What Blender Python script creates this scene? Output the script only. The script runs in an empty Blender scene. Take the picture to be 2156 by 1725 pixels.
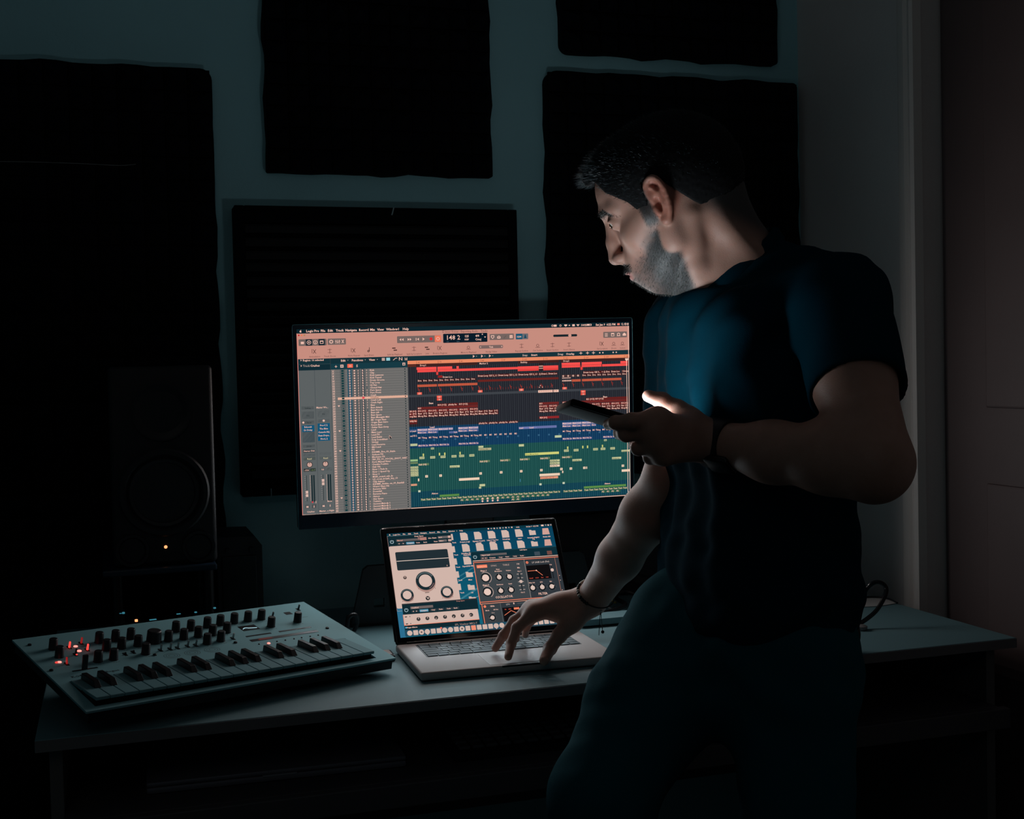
import bpy, bmesh, math, random
import numpy as np
from mathutils import Vector, Matrix, Euler

SC = bpy.context.scene
COL = SC.collection
PI = math.pi
random.seed(7)
rng = np.random.default_rng(7)

# ------------------------------------------------------------------ camera
CAM_F, CAM_W, CAM_H = 2650.0, 2156.0, 1725.0
_y, _p, _r = math.radians(17.7), math.radians(1.9), 0.023
FWD = np.array([math.sin(_y) * math.cos(_p), math.cos(_y) * math.cos(_p), -math.sin(_p)])
_R0 = np.array([math.cos(_y), -math.sin(_y), 0.0])
_U0 = np.cross(_R0, FWD)
RGT = math.cos(_r) * _R0 - math.sin(_r) * _U0
UPV = math.cos(_r) * _U0 + math.sin(_r) * _R0
EYE = np.array([0.0, 0.0, 1.25])
cam_data = bpy.data.cameras.new('camera')
cam_data.sensor_fit = 'HORIZONTAL'
cam_data.sensor_width = 36.0
cam_data.lens = 36.0 * CAM_F / CAM_W
cam_data.clip_start = 0.05
cam = bpy.data.objects.new('camera', cam_data)
COL.objects.link(cam)
cam.matrix_world = Matrix(((RGT[0], UPV[0], -FWD[0], EYE[0]), (RGT[1], UPV[1], -FWD[1], EYE[1]),
                           (RGT[2], UPV[2], -FWD[2], EYE[2]), (0, 0, 0, 1)))
SC.camera = cam

# ------------------------------------------------------------------ world, lamps, exposure
SC.view_settings.view_transform = 'Standard'
SC.view_settings.look = 'None'
SC.view_settings.exposure = 0.0
SC.view_settings.gamma = 1.0
SC.view_settings.use_curve_mapping = False
world = bpy.data.worlds.new('night')
SC.world = world
world.use_nodes = True
world.node_tree.nodes['Background'].inputs[0].default_value = (0.3, 0.5, 0.6, 1)
world.node_tree.nodes['Background'].inputs[1].default_value = 0.0

def area(name, loc, target, size, power, color, sy=None, spread=None):
    d = bpy.data.lights.new(name, 'AREA')
    d.energy = power; d.color = color; d.size = size
    if sy: d.shape = 'RECTANGLE'; d.size_y = sy
    if spread: d.spread = spread
    o = bpy.data.objects.new(name, d); COL.objects.link(o)
    o.location = loc
    o.rotation_euler = (Vector(target) - Vector(loc)).to_track_quat('-Z', 'Y').to_euler()
    o['kind'] = 'helper'
    return o
# added unseen fill for the room's ambient level, high up behind the camera
area('ambient_fill', (-0.5, -0.4, 2.35), (0.7, 2.7, 1.4), 0.9, 0.55, (1.0, 0.93, 0.88))

# added unseen spots before monitor and laptop, strengthening the light their screens give
def screen_boost(name, origin, rot, w, h, nx, nz, power, top, bottom, left=1.0):
    # left: power of the leftmost spots relative to the rightmost
    wt = [left + (1 - left) * i / (nx - 1) for i in range(nx)]; ws = sum(wt) * nz
    m = Euler(rot, 'XYZ').to_matrix()
    for i in range(nx):
        for j in range(nz):
            t = (j + .5) / nz
            d = bpy.data.lights.new(name, 'SPOT')
            d.energy = power * wt[i] / ws; d.shadow_soft_size = 0.0
            d.spot_size = math.radians(176); d.spot_blend = 0.4
            d.color = tuple(bottom[k] + (top[k] - bottom[k]) * t for k in range(3))
            o = bpy.data.objects.new(name, d); COL.objects.link(o)
            o.location = Vector(origin) + m @ Vector((w * (i + .5) / nx, -.004, h * t))
            o.rotation_euler = (m @ Matrix.Rotation(-math.pi / 2, 3, 'X')).to_euler()
            o['kind'] = 'helper'
R_ = math.radians
screen_boost('monitor_boost_spot', (.347, 2.435, .9742), (R_(2.76), R_(-.48), R_(-2.54)), .6755, .359, 7, 4, 5.5, (1.0, .82, .74), (.70, .82, .88), .8)
screen_boost('laptop_boost_spot', (.476, 2.164, .777), (R_(-30.6), 0, R_(-2)), .321, .20, 6, 4, 0.9, (.40, .85, 1.0), (.75, .85, .92))

def at(px, py, Y):
    """the point of the depth plane Y that the photograph shows at pixel px, py"""
    d = FWD * CAM_F + RGT * (px - CAM_W / 2) - UPV * (py - CAM_H / 2)
    return EYE + d * (Y / d[1])
def atz(px, py, z):
    d = FWD * CAM_F + RGT * (px - CAM_W / 2) - UPV * (py - CAM_H / 2)
    return EYE + d * ((z - EYE[2]) / d[2])

# ------------------------------------------------------------------ helpers
def lin(c):
    out = []
    for v in c[:3]:
        v = v / 255.0
        out.append(v / 12.92 if v <= 0.04045 else ((v + 0.055) / 1.055) ** 2.4)
    return tuple(out)

def mat(name, color, rough=0.5, metal=0.0, emit=None, strength=1.0, bump=0.0, bscale=200.0, sheen=0.0, vary=0.0, spec=0.5, coat=0.0):
    m = bpy.data.materials.new(name)
    m.use_nodes = True
    nt = m.node_tree
    b = nt.nodes['Principled BSDF']
    b.inputs['Base Color'].default_value = (*color, 1)
    b.inputs['Roughness'].default_value = rough
    b.inputs['Metallic'].default_value = metal
    b.inputs['Specular IOR Level'].default_value = spec
    if sheen:
        b.inputs['Sheen Weight'].default_value = sheen
        b.inputs['Sheen Roughness'].default_value = 0.5
        b.inputs['Sheen Tint'].default_value = (*[min(1, c * 6 + .05) for c in color], 1)
    if coat: b.inputs['Coat Weight'].default_value = coat
    if emit:
        b.inputs['Emission Color'].default_value = (*emit, 1)
        b.inputs['Emission Strength'].default_value = strength
    tc = nt.nodes.new('ShaderNodeTexCoord')
    n = nt.nodes.new('ShaderNodeTexNoise')
    n.inputs['Scale'].default_value = bscale
    n.inputs['Detail'].default_value = 4
    nt.links.new(tc.outputs['Object'], n.inputs['Vector'])
    if bump:
        bp = nt.nodes.new('ShaderNodeBump')
        bp.inputs['Strength'].default_value = bump
        bp.inputs['Distance'].default_value = 0.002
        nt.links.new(n.outputs['Fac'], bp.inputs['Height'])
        nt.links.new(bp.outputs['Normal'], b.inputs['Normal'])
    if vary:
        n2 = nt.nodes.new('ShaderNodeTexNoise')
        n2.inputs['Scale'].default_value = 6.0
        n2.inputs['Detail'].default_value = 5
        nt.links.new(tc.outputs['Object'], n2.inputs['Vector'])
        mx = nt.nodes.new('ShaderNodeMix'); mx.data_type = 'RGBA'
        mx.inputs[6].default_value = (*[c * (1 - vary) for c in color], 1)
        mx.inputs[7].default_value = (*[min(1, c * (1 + vary)) for c in color], 1)
        nt.links.new(n2.outputs['Fac'], mx.inputs[0])
        nt.links.new(mx.outputs[2], b.inputs['Base Color'])
    return m

def tag(o, label=None, cat=None, group=None, kind=None):
    if label: o['label'] = label
    if cat: o['category'] = cat
    if group: o['group'] = group
    if kind: o['kind'] = kind
    return o

def thing(name, label, cat, loc=(0, 0, 0), rot=None, group=None):
    o = bpy.data.objects.new(name, None)
    o.empty_display_size = 0.05
    COL.objects.link(o)
    o.location = loc
    if rot is not None: o.rotation_euler = rot
    return tag(o, label, cat, group)

def link(name, me, m, parent=None, loc=None, rot=None):
    o = bpy.data.objects.new(name, me)
    COL.objects.link(o)
    if m is not None and not me.materials: me.materials.append(m)
    if parent: o.parent = parent
    if loc is not None: o.location = loc
    if rot is not None: o.rotation_euler = rot
    return o

def obj(name, bm, m, parent=None, smooth=False, loc=None, rot=None):
    me = bpy.data.meshes.new(name)
    bmesh.ops.recalc_face_normals(bm, faces=bm.faces[:])
    bm.to_mesh(me); bm.free()
    if smooth:
        me.polygons.foreach_set('use_smooth', np.ones(len(me.polygons), bool))
        try: me.set_sharp_from_angle(angle=math.radians(40))
        except Exception: pass
    return link(name, me, m, parent, loc, rot)

def raw(name, V, F, m, parent=None, smooth=True, off=None):
    me = bpy.data.meshes.new(name)
    V = np.asarray(V, float)
    if off is not None: V = V - np.asarray(off, float)
    if isinstance(F, np.ndarray):
        me.vertices.add(len(V)); me.vertices.foreach_set('co', V.astype(np.float32).ravel())
        k = F.shape[1]
        me.loops.add(F.size); me.loops.foreach_set('vertex_index', F.astype(np.int32).ravel())
        me.polygons.add(len(F)); me.polygons.foreach_set('loop_start', np.arange(0, F.size, k, dtype=np.int32))
        me.update(calc_edges=True)
    else:
        me.from_pydata([tuple(v) for v in V], [], F)
    me.validate()
    if smooth: me.polygons.foreach_set('use_smooth', np.ones(len(me.polygons), bool))
    return link(name, me, m, parent)

def B(): return bmesh.new()

def box(bm, lo, hi, r=0.0, seg=2):
    lo, hi = Vector(lo), Vector(hi)
    g = bmesh.ops.create_cube(bm, size=1.0)
    vs = g['verts']
    for v in vs:
        v.co = Vector([(lo[i] + hi[i]) / 2 + v.co[i] * (hi[i] - lo[i]) for i in range(3)])
    if r > 0:
        es = list({e for v in vs for e in v.link_edges})
        bmesh.ops.bevel(bm, geom=es, offset=r, segments=seg, profile=0.5, affect='EDGES')
    return bm

def prism(bm, outline, lo, hi, axis=1):
    """outline in the two other axes, extruded along axis from lo to hi"""
    def mk(p, t):
        c = list(p); c.insert(axis, t); return Vector(c)
    a = [bm.verts.new(mk(p, lo)) for p in outline]
    b = [bm.verts.new(mk(p, hi)) for p in outline]
    bm.faces.new(a); bm.faces.new(b[::-1])
    n = len(a)
    for i in range(n):
        bm.faces.new((a[i], b[i], b[(i + 1) % n], a[(i + 1) % n]))
    return bm

def lathe(bm, prof, n=24, c=(0, 0, 0), axis='Z', cap=True):
    """profile [(radius, height)...] turned about an axis"""
    c = Vector(c)
    rings = []
    for r, h in prof:
        ring = []
        for i in range(n):
            a = 2 * PI * i / n
            p = Vector((r * math.cos(a), r * math.sin(a), h))
            if axis == 'Y': p = Vector((p.x, p.z, p.y))
            if axis == 'X': p = Vector((p.z, p.x, p.y))
            ring.append(bm.verts.new(c + p))
        rings.append(ring)
    for a, b in zip(rings[:-1], rings[1:]):
        for i in range(n):
            bm.faces.new((a[i], a[(i + 1) % n], b[(i + 1) % n], b[i]))
    if cap:
        bm.faces.new(rings[0][::-1]); bm.faces.new(rings[-1])
    return bm

def smooth_path(pts, k=6):
    pts = [np.array(p, float) for p in pts]
    out = []
    P = [2 * pts[0] - pts[1]] + pts + [2 * pts[-1] - pts[-2]]
    for i in range(1, len(P) - 2):
        for j in range(k):
            t = j / k
            a, b, c, d = P[i - 1], P[i], P[i + 1], P[i + 2]
            out.append(0.5 * (2 * b + (c - a) * t + (2 * a - 5 * b + 4 * c - d) * t * t + (3 * b - a - 3 * c + d) * t ** 3))
    out.append(pts[-1])
    return out

def tube(bm, pts, r, n=8, closed=False):
    pts = [Vector(p) for p in pts]
    N = len(pts)
    rings = []
    up = Vector((0.13, 0.21, 0.97)).normalized()
    for i in range(N):
        if closed: t = pts[(i + 1) % N] - pts[i - 1]
        else: t = pts[min(i + 1, N - 1)] - pts[max(i - 1, 0)]
        t.normalize()
        u = up - t * up.dot(t)
        if u.length < 1e-4: u = t.orthogonal()
        u.normalize(); w = t.cross(u); up = u
        rr = r[i] if hasattr(r, '__len__') else r
        rings.append([bm.verts.new(pts[i] + (u * math.cos(2 * PI * k / n) + w * math.sin(2 * PI * k / n)) * rr) for k in range(n)])
    rng_ = range(N) if closed else range(N - 1)
    for i in rng_:
        a, b = rings[i], rings[(i + 1) % N]
        for k in range(n):
            bm.faces.new((a[k], a[(k + 1) % n], b[(k + 1) % n], b[k]))
    if not closed:
        bm.faces.new(rings[0][::-1]); bm.faces.new(rings[-1])
    return bm

def copy_tree(o, parent=None):
    c = o.copy(); COL.objects.link(c)
    if parent is not None: c.parent = parent
    for ch in list(o.children): copy_tree(ch, c)
    return c

# ------------------------------------------------------------------ materials
M = {}
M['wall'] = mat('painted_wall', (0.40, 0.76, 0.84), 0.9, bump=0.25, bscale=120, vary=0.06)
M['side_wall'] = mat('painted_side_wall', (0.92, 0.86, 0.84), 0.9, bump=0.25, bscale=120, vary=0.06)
M['trim'] = mat('trim_paint', (0.95, 0.88, 0.84), 0.5, bump=0.05)
M['door'] = mat('door_brown', (0.11, 0.078, 0.078), 0.6, bump=0.1, bscale=60, vary=0.15)
M['floor'] = mat('floor_dark', (0.05, 0.045, 0.045), 0.6, bump=0.1, vary=0.2)
M['ceiling'] = mat('ceiling_paint', (0.45, 0.47, 0.48), 0.9)
M['foam'] = mat('black_foam', (0.0075, 0.008, 0.0115), 1.0, bump=0.5, bscale=400, spec=0.1)
M['fabric'] = mat('black_panel_cloth', (0.003, 0.004, 0.006), 0.95, bump=0.3, bscale=600, spec=0.15)
M['rib'] = mat('black_rib', (0.0025, 0.003, 0.0045), 0.6, spec=0.25)
M['tag'] = mat('pale_tag', (0.45, 0.6, 0.65), 0.6)
M['thread'] = mat('pale_thread', (0.20, 0.20, 0.20), 0.7)
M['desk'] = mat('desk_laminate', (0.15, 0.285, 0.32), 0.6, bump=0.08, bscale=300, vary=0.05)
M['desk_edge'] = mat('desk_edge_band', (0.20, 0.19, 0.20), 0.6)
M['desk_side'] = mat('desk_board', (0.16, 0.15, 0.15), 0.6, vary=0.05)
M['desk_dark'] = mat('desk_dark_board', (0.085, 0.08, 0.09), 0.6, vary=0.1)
M['black_plastic'] = mat('black_plastic', (0.008, 0.009, 0.011), 0.4, bump=0.1, bscale=600)
M['black_gloss'] = mat('black_gloss', (0.006, 0.007, 0.009), 0.15)
M['bezel'] = mat('monitor_bezel', (0.012, 0.03, 0.055), 0.30)
M['bezel_edge'] = mat('monitor_edge', (0.25, 0.55, 0.60), 0.35, metal=0.6)
M['vinyl'] = mat('speaker_vinyl', (0.010, 0.010, 0.013), 0.55, bump=0.2, bscale=300)
M['cone'] = mat('speaker_cone', (0.016, 0.017, 0.020), 0.5, bump=0.2, bscale=200)
M['rubber'] = mat('speaker_rubber', (0.012, 0.012, 0.015), 0.45)
M['dome'] = mat('dust_cap', (0.05, 0.06, 0.065), 0.3)
M['alu'] = mat('laptop_aluminium', (0.52, 0.47, 0.46), 0.6, metal=0.1, spec=0.3)
M['key'] = mat('laptop_key', (0.03, 0.055, 0.065), 0.6)
M['keywell'] = mat('laptop_key_well', (0.012, 0.02, 0.025), 0.4)
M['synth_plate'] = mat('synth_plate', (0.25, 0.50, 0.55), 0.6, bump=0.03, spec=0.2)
M['synth_body'] = mat('synth_body', (0.015, 0.016, 0.019), 0.5)
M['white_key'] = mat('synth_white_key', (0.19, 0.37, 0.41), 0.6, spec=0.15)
M['black_key'] = mat('synth_black_key', (0.010, 0.008, 0.010), 0.4)
M['knob'] = mat('synth_knob', (0.012, 0.012, 0.015), 0.45)
M['slot'] = mat('synth_slot', (0.006, 0.006, 0.008), 0.35)
M['lever'] = mat('synth_lever', (0.35, 0.36, 0.37), 0.3, metal=0.8)
M['ink'] = mat('synth_ink', (0.05, 0.07, 0.08), 0.6)
M['screw'] = mat('screw_head', (0.02, 0.022, 0.025), 0.4, metal=0.5)
M['led_red'] = mat('led_red', (0.3, 0.02, 0.02), 0.3, emit=(1.0, 0.05, 0.04), strength=1.6)
M['led_red_dim'] = mat('led_red_dim', (0.2, 0.01, 0.01), 0.3, emit=(0.5, 0.02, 0.02), strength=0.5)
M['led_core'] = mat('led_core', (0.4, 0.2, 0.2), 0.3, emit=(1.0, 0.22, 0.18), strength=2.0)
M['led_amber'] = mat('led_amber', (0.4, 0.2, 0.1), 0.3, emit=(1.0, 0.36, 0.14), strength=1.6)
M['glint_teal'] = mat('glint_teal', (0.02, 0.1, 0.12), 0.3, emit=(0.06, 0.30, 0.40), strength=0.55)  # glow standing in for teal glints on the mixer's knob tops
M['wave'] = mat('oled_wave', (0.3, 0.5, 0.6), 0.3, emit=(0.55, 0.85, 0.95), strength=0.8)
M['cable'] = mat('cable_rubber', (0.010, 0.010, 0.012), 0.35)
M['cable_light'] = mat('cable_grey', (0.25, 0.24, 0.24), 0.4)
M['paper'] = mat('white_sheet', (0.6, 0.58, 0.57), 0.6)
M['gold'] = mat('gold_plug', (0.75, 0.5, 0.15), 0.3, metal=0.9)
M['steel'] = mat('steel_plug', (0.5, 0.5, 0.5), 0.3, metal=0.9)
M['phone'] = mat('phone_shell', (0.004, 0.008, 0.010), 0.6, spec=0.1)
M['phone_rim'] = mat('phone_rim', (0.25, 0.32, 0.34), 0.25, metal=0.8)
M['phone_screen'] = mat('phone_screen', (0.02, 0.02, 0.02), 0.2, emit=(0.84, 0.95, 1.0), strength=26.0)
M['shirt'] = mat('shirt_cotton', (0.0006, 0.025, 0.042), 0.95, bump=0.25, bscale=900, spec=0.03)
M['jeans'] = mat('denim', (0.002, 0.085, 0.115), 0.9, bump=0.35, bscale=900, spec=0.1)
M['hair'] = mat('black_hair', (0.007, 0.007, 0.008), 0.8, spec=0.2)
M['hair_strand'] = mat('hair_strand', (0.045, 0.065, 0.075), 0.4)  # paler teal than the hair: rim light put into the strand colour
M['beard'] = mat('beard_hair', (0.10, 0.105, 0.10), 0.5)
M['shoe'] = mat('shoe_leather', (0.02, 0.02, 0.022), 0.6)
M['watch_band'] = mat('watch_band', (0.008, 0.008, 0.011), 0.55)
M['watch_glass'] = mat('watch_glass', (0.006, 0.006, 0.008), 0.3)
M['bead'] = mat('bracelet_bead', (0.01, 0.014, 0.014), 0.25)
M['bead_pale'] = mat('bracelet_pale_bead', (0.5, 0.45, 0.4), 0.3)
M['cord'] = mat('bracelet_cord', (0.02, 0.02, 0.022), 0.8)
M['eye_white'] = mat('eye_white', (0.6, 0.58, 0.56), 0.15)
M['iris'] = mat('eye_iris', (0.03, 0.015, 0.008), 0.1)
# ================================================================== THE SETTING
WALL_Y, WALL_X, LEFT_X, FRONT_Y, CEIL_Z = 2.70, 1.605, -1.9, -1.4, 2.65
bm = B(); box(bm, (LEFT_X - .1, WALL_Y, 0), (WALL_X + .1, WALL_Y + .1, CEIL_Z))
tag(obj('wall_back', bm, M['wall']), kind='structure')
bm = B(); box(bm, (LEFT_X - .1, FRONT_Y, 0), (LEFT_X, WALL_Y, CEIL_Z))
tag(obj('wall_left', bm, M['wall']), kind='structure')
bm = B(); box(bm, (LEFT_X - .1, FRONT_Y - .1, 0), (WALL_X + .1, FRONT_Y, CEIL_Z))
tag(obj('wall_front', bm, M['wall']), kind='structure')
bm = B(); box(bm, (LEFT_X - .1, FRONT_Y - .1, -.1), (WALL_X + .1, WALL_Y + .1, 0))
tag(obj('floor', bm, M['floor']), kind='structure')
bm = B(); box(bm, (LEFT_X - .1, FRONT_Y - .1, CEIL_Z), (WALL_X + .1, WALL_Y + .1, CEIL_Z + .1))
tag(obj('ceiling', bm, M['ceiling']), kind='structure')
# right wall with a doorway: solid behind the doorway, in front of it and above it
DY0, DY1, DZ = 1.32, 2.220, 2.45
bm = B()
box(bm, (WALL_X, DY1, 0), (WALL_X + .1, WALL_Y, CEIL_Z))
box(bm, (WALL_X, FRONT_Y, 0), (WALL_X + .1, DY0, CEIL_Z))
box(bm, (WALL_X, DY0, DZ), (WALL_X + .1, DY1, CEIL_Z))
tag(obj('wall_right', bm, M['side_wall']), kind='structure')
# moulded casing beside the door: two rounded ridges with a groove
def casing(y0, y1, z0, z1):
    bm = B()
    prof = [(WALL_X, y1), (WALL_X - .010, y1 - .002), (WALL_X - .013, y1 - .010), (WALL_X - .013, y1 - .026), (WALL_X - .007, y1 - .031),
            (WALL_X - .006, y1 - .040), (WALL_X - .012, y1 - .046), (WALL_X - .020, y1 - .052), (WALL_X - .022, y1 - .060),
            (WALL_X - .018, y1 - .067), (WALL_X, y1 - .070)]
    prism(bm, prof, z0, z1, axis=2)
    return bm
tag(obj('trim_1', casing(DY1, DY1 + .068, 0, DZ + .07), M['trim'], smooth=True), kind='structure')
bm = B(); box(bm, (WALL_X - .018, DY0 - .07, 0), (WALL_X, DY0, DZ + .07), .004)
tag(obj('trim_2', bm, M['trim']), kind='structure')
bm = B(); box(bm, (WALL_X - .018, DY0, DZ), (WALL_X, DY1, DZ + .07), .004)
tag(obj('trim_3', bm, M['trim']), kind='structure')
door = thing('door_1', None, None, (WALL_X + .045, DY0, 0)); door['kind'] = 'structure'
bm = B(); box(bm, (0, .004, .008), (.04, DY1 - DY0 - .004, DZ - .004), .002)
obj('door_leaf', bm, M['door'], door)
for z0, z1 in ((.2, 1.0), (1.15, 2.2)):
    bm = B(); box(bm, (-.006, .14, z0), (.0, DY1 - DY0 - .14, z1), .004)
    obj('door_panel', bm, M['door'], door)
bm = B(); lathe(bm, [(.024, 0), (.024, -.006), (.009, -.010), (.009, -.04)], 16, (0, .07, 1.02), 'X')
tube(bm, [(-.04, .07, 1.02), (-.042, .12, 1.02), (-.04, .17, 1.018)], .008)
obj('door_handle', bm, M['screw'], door, True)
# skirting
bm = B(); box(bm, (LEFT_X, WALL_Y - .014, 0), (WALL_X, WALL_Y, .09), .004)
tag(obj('baseboard_back', bm, M['trim']), kind='structure')
bm = B(); box(bm, (WALL_X - .014, DY1 + .07, 0), (WALL_X, WALL_Y - .014, .09), .004)
tag(obj('baseboard_right', bm, M['trim']), kind='structure')

# ================================================================== ACOUSTIC PANELS ON THE WALL
def soft_outline(x0, z0, x1, z1, corners, amp=.004, step=.03, seed=1):
    """a hand cut rectangle: wavy edges, rounded corners (radius bl, br, tr, tl)"""
    r_ = random.Random(seed)
    pts = []
    def arc(cx, cz, r, a0):
        for k in range(6):
            a = a0 + (PI / 2) * k / 5
            pts.append((cx + r * math.cos(a), cz + r * math.sin(a)))
    def side(a, b):
        d = math.dist(a, b); n = max(2, int(d / step))
        nx, nz = -(b[1] - a[1]) / d, (b[0] - a[0]) / d
        ph = r_.uniform(0, 6)
        for k in range(1, n):
            t = k / n
            e = amp * (math.sin(ph + t * d * 40) * .6 + r_.uniform(-.5, .5)) * min(1, 4 * t, 4 * (1 - t))
            pts.append((a[0] + (b[0] - a[0]) * t + nx * e, a[1] + (b[1] - a[1]) * t + nz * e))
    bl, br, tr, tl = corners
    arc(x0 + bl, z0 + bl, bl, PI); side((x0 + bl, z0), (x1 - br, z0))
    arc(x1 - br, z0 + br, br, -PI / 2); side((x1, z0 + br), (x1, z1 - tr))
    arc(x1 - tr, z1 - tr, tr, 0); side((x1 - tr, z1), (x0 + tl, z1))
    arc(x0 + tl, z1 - tl, tl, PI / 2); side((x0, z1 - tl), (x0, z0 + bl))
    return pts

def pyramid_foam(name, label, x0, z0, x1, z1, nx, nz, corners, seed, back=.022, peak=.036, group=None):
    root = thing(name, label, 'foam panel', ((x0 + x1) / 2, WALL_Y - .0015, (z0 + z1) / 2), group=group)
    ox, oz = (x0 + x1) / 2, (z0 + z1) / 2
    bm = B(); prism(bm, [(x - ox, z - oz) for x, z in soft_outline(x0, z0, x1, z1, corners, seed=seed)], -back, 0, axis=1)
    obj('foam_base', bm, M['foam'], root)
    bm = B()
    r_ = random.Random(seed)
    e = .004
    dx, dz = (x1 - x0 - 2 * e) / nx, (z1 - z0 - 2 * e) / nz
    for i in range(nx):
        for j in range(nz):
            xa, za = x0 + e + i * dx - ox, z0 + e + j * dz - oz
            q = [(xa + .001, za + .001), (xa + dx - .001, za + .001), (xa + dx - .001, za + dz - .001), (xa + .001, za + dz - .001)]
            cx, cz = xa + dx / 2 + r_.uniform(-.002, .002), za + dz / 2 + r_.uniform(-.002, .002)
            t = .10
            top = [(cx + (a - cx) * t, cz + (b - cz) * t) for a, b in q]
            y1 = -back - peak * r_.uniform(.92, 1.05)
            vb = [bm.verts.new((a, -back + .001, b)) for a, b in q]
            vm = [bm.verts.new((a, -back - .006, b)) for a, b in q]
            vt = [bm.verts.new((a, y1, b)) for a, b in top]
            for k in range(4):
                bm.faces.new((vb[k], vb[(k + 1) % 4], vm[(k + 1) % 4], vm[k]))
                bm.faces.new((vm[k], vm[(k + 1) % 4], vt[(k + 1) % 4], vt[k]))
            bm.faces.new(vt)
    tag(obj('foam_pyramids', bm, M['foam'], root), kind='stuff')
    return root

def at2(px, py, Y=2.645):
    p = at(px, py, Y); return p[0], p[2]
pyramid_foam('pyramid_foam_panel', 'square black foam panel of pyramids hung above the ribbed wall panel',
             .328, 1.672, .822, 2.172, 11, 11, (.004, .004, .004, .004), 3)
pyramid_foam('pyramid_foam_panel', 'black foam panel with a rounded lower corner hung highest beside the side wall',
             .990, 1.955, 1.537, 2.455, 12, 11, (.022, .008, .006, .006), 5)
pyramid_foam('pyramid_foam_panel', "black foam panel on the wall behind the man's head",
             .950, 1.00, 1.588, 1.914, 14, 20, (.01, .01, .012, .028), 9, peak=.03)
pyramid_foam('pyramid_foam_panel', 'tall wide black foam panel behind the studio speaker',
             -.80, .25, .221, 1.880, 22, 36, (.01, .01, .024, .01), 11, peak=.03)  # stretched below the desk to darken the lower wall

# the ribbed square panel behind the monitor
cp = thing('ribbed_acoustic_panel', 'square black ribbed acoustic panel behind the monitor', 'acoustic panel', (.56, WALL_Y - .0015, 1.30))
bm = B(); box(bm, (-.305, -.042, -.305), (.305, 0, .297), .003)
obj('backing', bm, M['fabric'], cp)
for a, b in (((-.305, -.056, -.305), (-.285, -.042, .297)), ((.285, -.056, -.305), (.305, -.042, .297)),
             ((-.285, -.056, .262), (.285, -.042, .297)), ((-.285, -.056, -.305), (.285, -.042, -.285))):
    bm = B(); box(bm, a, b, .002); obj('frame_strip', bm, M['fabric'], cp)
rib_me = None
for k in range(20):
    z = .25 - k * .0268
    if rib_me is None:
        bm = B(); prism(bm, [(-.042, -.010), (-.052, -.009), (-.0545, .004), (-.053, .0085), (-.042, .010)], -.284, .284, axis=0)
        o = obj('rib', bm, M['rib'], cp, loc=(0, 0, z)); rib_me = o.data
    else:
        link('rib', rib_me, None, cp, loc=(0, 0, z + random.uniform(-.002, .002)))
def strip(name, label, cat, p0, p1, w, m):
    p0, p1 = np.array(p0), np.array(p1)
    bm = B(); tube(bm, smooth_path([p0 - p0, (p1 - p0) * .5 + np.array([0, -.001, 0]), p1 - p0], 3), w, 6)
    return tag(obj(name, bm, m, None, True, loc=tuple(p0)), label, cat)
strip('cable_tie', 'pale cable tie end at the top of the ribbed wall panel', 'cable tie', at(829, 437, 2.641), at(825, 453, 2.641), .0016, M['tag'])
strip('cable_tie', 'pale cable tie end at the bottom of the ribbed wall panel', 'cable tie', at(571, 1029, 2.641), at(571.5, 1047, 2.641), .0012, M['tag'])
p = [at(-60, 340, 2.635), at(60, 341, 2.635), at(180, 345, 2.635), at(250, 348.5, 2.635), at(286, 346, 2.635)]
bm = B(); tube(bm, smooth_path([q - p[0] for q in p], 4), .0008, 5)
tag(obj('thread', bm, M['thread'], None, True, loc=tuple(p[0])), 'pale thread lying across the tall foam panel by the speaker', 'thread')
p = [at(1526, 353, 2.635), at(1540, 355.5, 2.635), at(1556, 355.5, 2.635)]
bm = B(); tube(bm, smooth_path([q - p[0] for q in p], 4), .0007, 5)
tag(obj('thread', bm, M['thread'], None, True, loc=tuple(p[0])), "short pale thread on the foam panel behind the man's head", 'thread')

# ================================================================== DESK
DZT = .75
desk = thing('desk', 'long grey desk with a lower shelf under the monitor and laptop', 'desk', (.70, 2.23, 0))
def dbox(name, lo, hi, m, r=.001):
    bm = B(); box(bm, [lo[i] - (.70, 2.23, 0)[i] for i in range(3)], [hi[i] - (.70, 2.23, 0)[i] for i in range(3)], r)
    return obj(name, bm, m, desk)
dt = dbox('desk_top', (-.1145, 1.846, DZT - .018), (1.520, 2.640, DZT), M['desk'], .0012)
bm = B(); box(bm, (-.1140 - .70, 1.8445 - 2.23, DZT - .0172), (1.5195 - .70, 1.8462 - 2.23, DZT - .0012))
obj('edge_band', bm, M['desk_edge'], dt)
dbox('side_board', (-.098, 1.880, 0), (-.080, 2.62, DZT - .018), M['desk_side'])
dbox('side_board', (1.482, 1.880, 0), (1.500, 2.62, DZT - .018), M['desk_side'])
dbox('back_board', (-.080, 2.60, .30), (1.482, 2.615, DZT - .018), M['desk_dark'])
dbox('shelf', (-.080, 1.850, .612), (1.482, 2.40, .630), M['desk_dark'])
dbox('shelf_front', (-.090, 1.832, .594), (1.495, 1.850, .630), M['desk_dark'], .002)
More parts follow.
